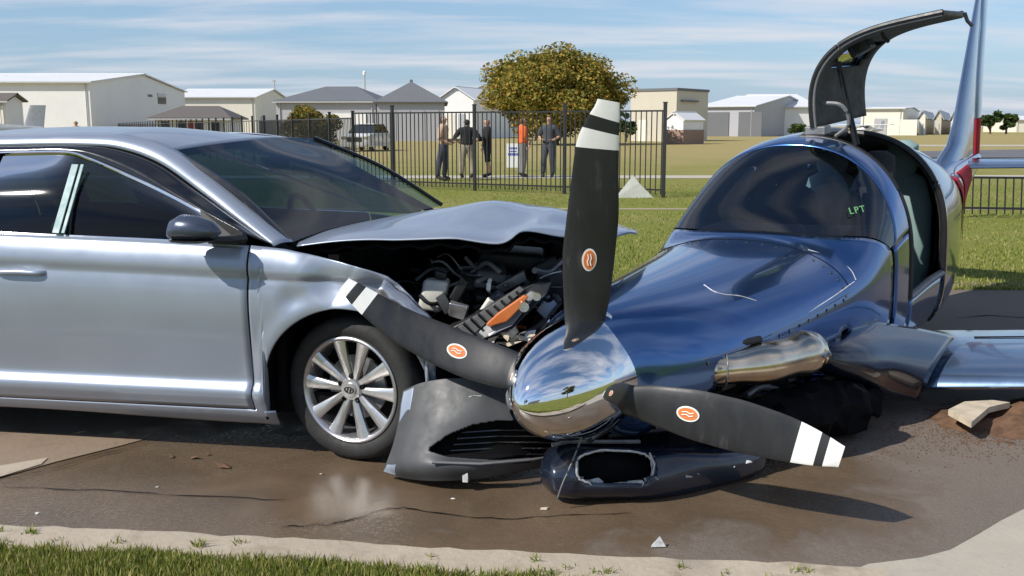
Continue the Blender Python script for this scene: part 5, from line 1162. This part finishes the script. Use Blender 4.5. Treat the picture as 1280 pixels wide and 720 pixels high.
# ------------------------------------------------------------------ distant vehicles and aircraft
def small_car(name, label, u, Y, yaw, paint, L=4.6, Wd=1.85, Hh=1.7):
    t_ = thing(name, label, 'car', Matrix.Translation((xat(u, Y), Y, 0)) @ Matrix.Rotation(yaw, 4, 'Z'))
    pr = [(-L/2, .45), (-L/2, .95), (-L*.47, 1.05), (-L*.2, 1.08), (L*.25, 1.1), (L*.47, 1.08), (L/2, .9), (L/2, .4)]
    rings = [[Vector((x*k_, y, .3+(z-.3)*(1 if abs(y) < Wd*.49 else .96))) for x, z in pr+[(L*.48, .28), (-L*.48, .28)]] for y, k_ in ((-Wd/2, .97), (-Wd*.46, 1), (Wd*.46, 1), (Wd/2, .97))]
    b_ = mesh('body', *loft(rings), paint, t_, sharp=40)
    rings = [[Vector((x, y*k_, z)) for y in (-1, -.9, .9, 1)] for x, z, k_ in ()]
    top = [(-L*.22, 1.08, .90), (-L*.08, Hh-.06, .74), (L*.30, Hh, .74), (L*.44, 1.08, .88)]
    vs = [Vector((x, s_*Wd/2*k_, z)) for x, z, k_ in top for s_ in (-1, 1)]; fs = [(0, 2, 4, 6), (1, 3, 5, 7), (0, 1, 3, 2), (2, 3, 5, 4), (4, 5, 7, 6)]
    vs, fs = fixn(vs, fs); mesh('cabin_glass', vs, fs, 'glass_far', t_, smooth=False)
    box('roof', ((-L*.08+L*.30)/2, 0, Hh+.0), (L*.40, Wd*.74, .06), paint, t_, bevel=.03)
    for x in (-L*.31, L*.31):
        for s_ in (-1, 1):
            vs, fs = lathegeo([(-.11, .2), (-.11, .33), (.11, .33), (.11, .2)], 20, 'y'); w = mesh('wheel', [v+Vector((x, s_*(Wd/2-.12), .33)) for v in vs], fs, 'rubber', t_); vs, fs = lathegeo([(-.115, .2), (.115, .2)], 16, 'y'); mesh('rim', [v+Vector((x, s_*(Wd/2-.12), .33)) for v in vs], fs, 'alloy', w)
    for s_ in (-1, 1): box('headlight', (-L/2-.0, s_*Wd*.36, .82), (.06, .32, .14), 'chrome_rough', t_)
    box('grille', (-L/2, 0, .72), (.06, .9, .26), 'black_plastic', t_)
    return t_
small_car('parked_car', 'pale parked car facing us behind the fence near the bush', 458, 62, R(80), 'suv_white', Wd=1.85, Hh=1.62)
def parked_plane(label, u, Y, yaw, mat, sc=1.):
    t_ = thing('parked_aeroplane', label, 'aeroplane', Matrix.Translation((xat(u, Y), Y, 0)) @ Matrix.Rotation(yaw, 4, 'Z') @ Matrix.Scale(sc, 4))
    rings = [[Vector((x, w*math.cos(a), z+h_*math.sin(a))) for a in [2*math.pi*k/14 for k in range(14)]] for x, w, h_, z in ((-2.2, .15, .15, 1.15), (-1.9, .42, .4, 1.15), (-.9, .55, .5, 1.2), (0, .58, .65, 1.35), (1.0, .5, .6, 1.4), (2.5, .28, .35, 1.3), (4.6, .08, .15, 1.35))]
    mesh('fuselage', *loft(rings), mat, t_)
    for sg_ in (1, -1):
        aero('wing', [((-.7, sg_*y, 2.02+.02*y), (.75-.05*y, sg_*y, 2.02+.02*y), (0, 0, 1), .12) for y in (.1, 2.5, 4.9)], mat, t_); tube('wing_strut', [(.0, sg_*.5, 1.0), (.0, sg_*2.4, 2.02)], .04, mat, t_, 6)
        aero('tailplane', [((3.7+.1*y, sg_*y, 1.42), (4.6, sg_*y, 1.42), (0, 0, 1), .1) for y in (.05, 1.6)], mat, t_)
        tube('wheel_leg', [(.3, sg_*.3, .9), (.3, sg_*1.1, .2)], .05, mat, t_, 6); vs, fs = lathegeo([(-.08, .1), (-.08, .2), (.08, .2), (.08, .1)], 14, 'y'); mesh('wheel', [v+Vector((.3, sg_*1.12, .2)) for v in vs], fs, 'rubber', t_)
    aero('fin', [((3.5+.35*(z-1.4), 0, z), (4.65+.15*(z-1.4), 0, z), (0, 1, 0), .1) for z in (1.35, 2.0, 2.75)], mat, t_)
    mesh('cabin_window', *boxgeo((-.35, 0, 1.72), (.9, 1.02, .36)), 'glass_far', t_, smooth=False)
    vs, fs = lathegeo([(-.07, .08), (-.07, .17), (.07, .17), (.07, .08)], 14, 'y'); mesh('wheel', [v+Vector((-1.6, 0, .17)) for v in vs], fs, 'rubber', t_); tube('wheel_leg', [(-1.6, 0, .2), (-1.6, 0, .9)], .05, mat, t_, 6)
    return t_
parked_plane('small white aeroplane parked far off beneath the raised cabin door', 1082, 128, R(35), 'white_paint', .8)
parked_plane('grey parked aeroplane whose tail fin shows at the left edge', -52, 58, R(12), 'tail_grey', .98)

# ------------------------------------------------------------------ debris on the road
def shard(name, label, u, v, size, mat, seed, cat='debris', flat=.3, grp=None):
    r_ = random.Random(seed); c = gnd(u, v, .012); bm = bmesh.new()
    for k in range(12): bm.verts.new((r_.gauss(0, size*.5), r_.gauss(0, size*.5), abs(r_.gauss(0, size*.5*flat))))
    bmesh.ops.convex_hull(bm, input=bm.verts); bmesh.ops.delete(bm, geom=[v_ for v_ in bm.verts if not v_.link_faces], context='VERTS')
    bm.verts.index_update(); vv = [v_.co+c for v_ in bm.verts]; ff = [[q.index for q in f.verts] for f in bm.faces]; bm.free()
    zmin = min(v_.z for v_ in vv); vv = [v_-Vector((0, 0, zmin-.008)) for v_ in vv]
    return tag(mesh(name, vv, ff, mat, smooth=False), label, cat, grp)
tri = gnd(823, 684, .01); tag(mesh('plastic_shard', [tri+Vector(p) for p in ((-.026, 0, 0), (.028, .004, 0), (.024, .025, 0), (-.02, .022, 0), (.006, .012, .036))], [(0, 1, 4), (1, 2, 4), (2, 3, 4), (3, 0, 4), (0, 3, 2, 1)], 'torn_edge', smooth=False), 'pale triangular plastic shard near the kerb below the aeroplane', 'debris')
shard('plastic_shard', 'white flake on the wet road below the bumper cover', 566, 622, .011, 'white_paint', 3)
shard('plastic_shard', 'pale flake on the wet road left of the intake scoop', 678, 635, .022, 'pale_stone', 4)
shard('dirt_clod', 'dark clod lying on the road left of the front wheel', 279, 583, .030, 'dirt', 5, flat=.8)
for k, (u, v, s_, m_, lb) in enumerate([(214, 571, .018, 'dirt', 'small dark crumb under the car sill, leftmost of three'), (243, 572, .022, 'dirt', 'small dark crumb under the car sill, middle of three'), (260, 568, .016, 'dirt', 'small dark crumb under the car sill, rightmost of three'), (196, 608, .008, 'white_paint', 'tiny white chip on the road below the door'), (46, 641, .009, 'white_paint', 'tiny white chip near the kerb at the left'), (18, 583, .012, 'white_paint', 'white chip on the pale slab at the left edge'), (402, 592, .009, 'pale_stone', 'tiny pale chip beside the front tyre')]):
    shard('road_crumb', lb, u, v, s_, m_, 60+k, flat=.7, grp='small crumbs on the road')
for k in range(8):
    u, v = random.uniform(880, 1100), random.uniform(600, 680)
dp = gnd(1262, 528); vs, fs = [], []
n_ = 26
for i in range(n_+1):
    for j in range(n_+1):
        x, y = (i/n_-.5)*1.5, (j/n_-.5)*.75; h_ = .075*max(0, 1-(x/.75)**2-(y/.37)**2)**.7*(1+.5*math.sin(x*17+y*9)*math.sin(y*23-x*5))+random.uniform(0, .012); vs.append(dp+Vector((x+.35, y, h_-.004)))
for i in range(n_):
    for j in range(n_): a = i*(n_+1)+j; fs.append((a, a+n_+1, a+n_+2, a+1))
tag(mesh('dirt_pile', vs, fs, 'dirt', sharp=0), 'low heap of reddish brown dirt by the wing tip at the right', 'dirt pile')
sl_ = [gnd(u, v, .075) for u, v in [(1185, 519), (1205, 509), (1240, 507), (1262, 510), (1236, 516), (1214, 535)]]; tag(mesh('concrete_chunk', sl_, [tuple(range(6))], 'pale_stone', smooth=False, solid=.03), 'pale broken concrete chunk beside the dirt heap under the wing', 'rubble')
sp = []
for k in range(3000): sp.append((dp.x-.3+random.gauss(0, .5), dp.y-.2+random.gauss(0, .22)))
vs, fs = [], []
for (x, y) in sp:
    s_ = random.uniform(.0015, .0055); i = len(vs); z = .007; vs += [(x-s_, y-s_, z), (x+s_, y-s_*.7, z), (x+s_*.3, y+s_, z), (x, y, z+s_*1.1)]; fs += [(0+i, 1+i, 3+i), (1+i, 2+i, 3+i), (2+i, 0+i, 3+i)]
o = mesh('soil_crumbs', vs, fs, 'dirt', smooth=False); o['kind'] = 'stuff'; tag(o, 'scattered reddish soil crumbs on the road below the wing', 'soil')

# ------------------------------------------------------------------ behind the camera: what the chrome and the car's side look at
def tree_at(name, label, x, y, *a, **k):
    t_ = tree(name, label, 640, 1., *a, **k); t_.location = (x, y, 0); return t_
tree_at('yellow_tree', 'yellow-leaved tree behind the photographer, mirrored in the chrome spinner', 10, -9, 2.0, 7.5, 2.8, 5000, .2, 'leaf_bush', 41, .16, lobes=18)
tree_at('green_tree', 'dark green tree behind the photographer, left of the mirrored house', -16, -17, 2.2, 9, 3.6, 5000, .26, 'leaf_green', 42, .2, lobes=18)
for x, y, lb in ((-7, -22, 'white bungalow behind the photographer, mirrored in the spinner'),):
    t_ = thing('bungalow', lb, 'building', Matrix.Translation((x, y, 0))); vs = [(-6, 0, -.2), (6, 0, -.2), (6, -8, -.2), (-6, -8, -.2), (-6, 0, 2.9), (6, 0, 2.9), (6, -8, 2.9), (-6, -8, 2.9), (-6, -4, 4.8), (6, -4, 4.8)]
    mesh('wall', vs, [(1, 0, 4, 5), (3, 2, 6, 7), (2, 1, 5, 9, 6), (0, 3, 7, 8, 4)], 'side_white', t_, smooth=False); mesh('roof', [(-6.4, .5, 2.75), (6.4, .5, 2.75), (6.4, -8.5, 2.75), (-6.4, -8.5, 2.75), (-6.4, -4, 4.95), (6.4, -4, 4.95)], [(0, 1, 5, 4), (2, 3, 4, 5)], 'roof_brown', t_, smooth=False, solid=.1)
    for xx in (-4, -1.6, 3.6): box('window', (xx, .03, 1.6), (1.3, .08, 1.1), 'glass_far', t_)
    box('door', (1.1, .03, 1.0), (1.0, .08, 2.0), 'red_paint', t_)
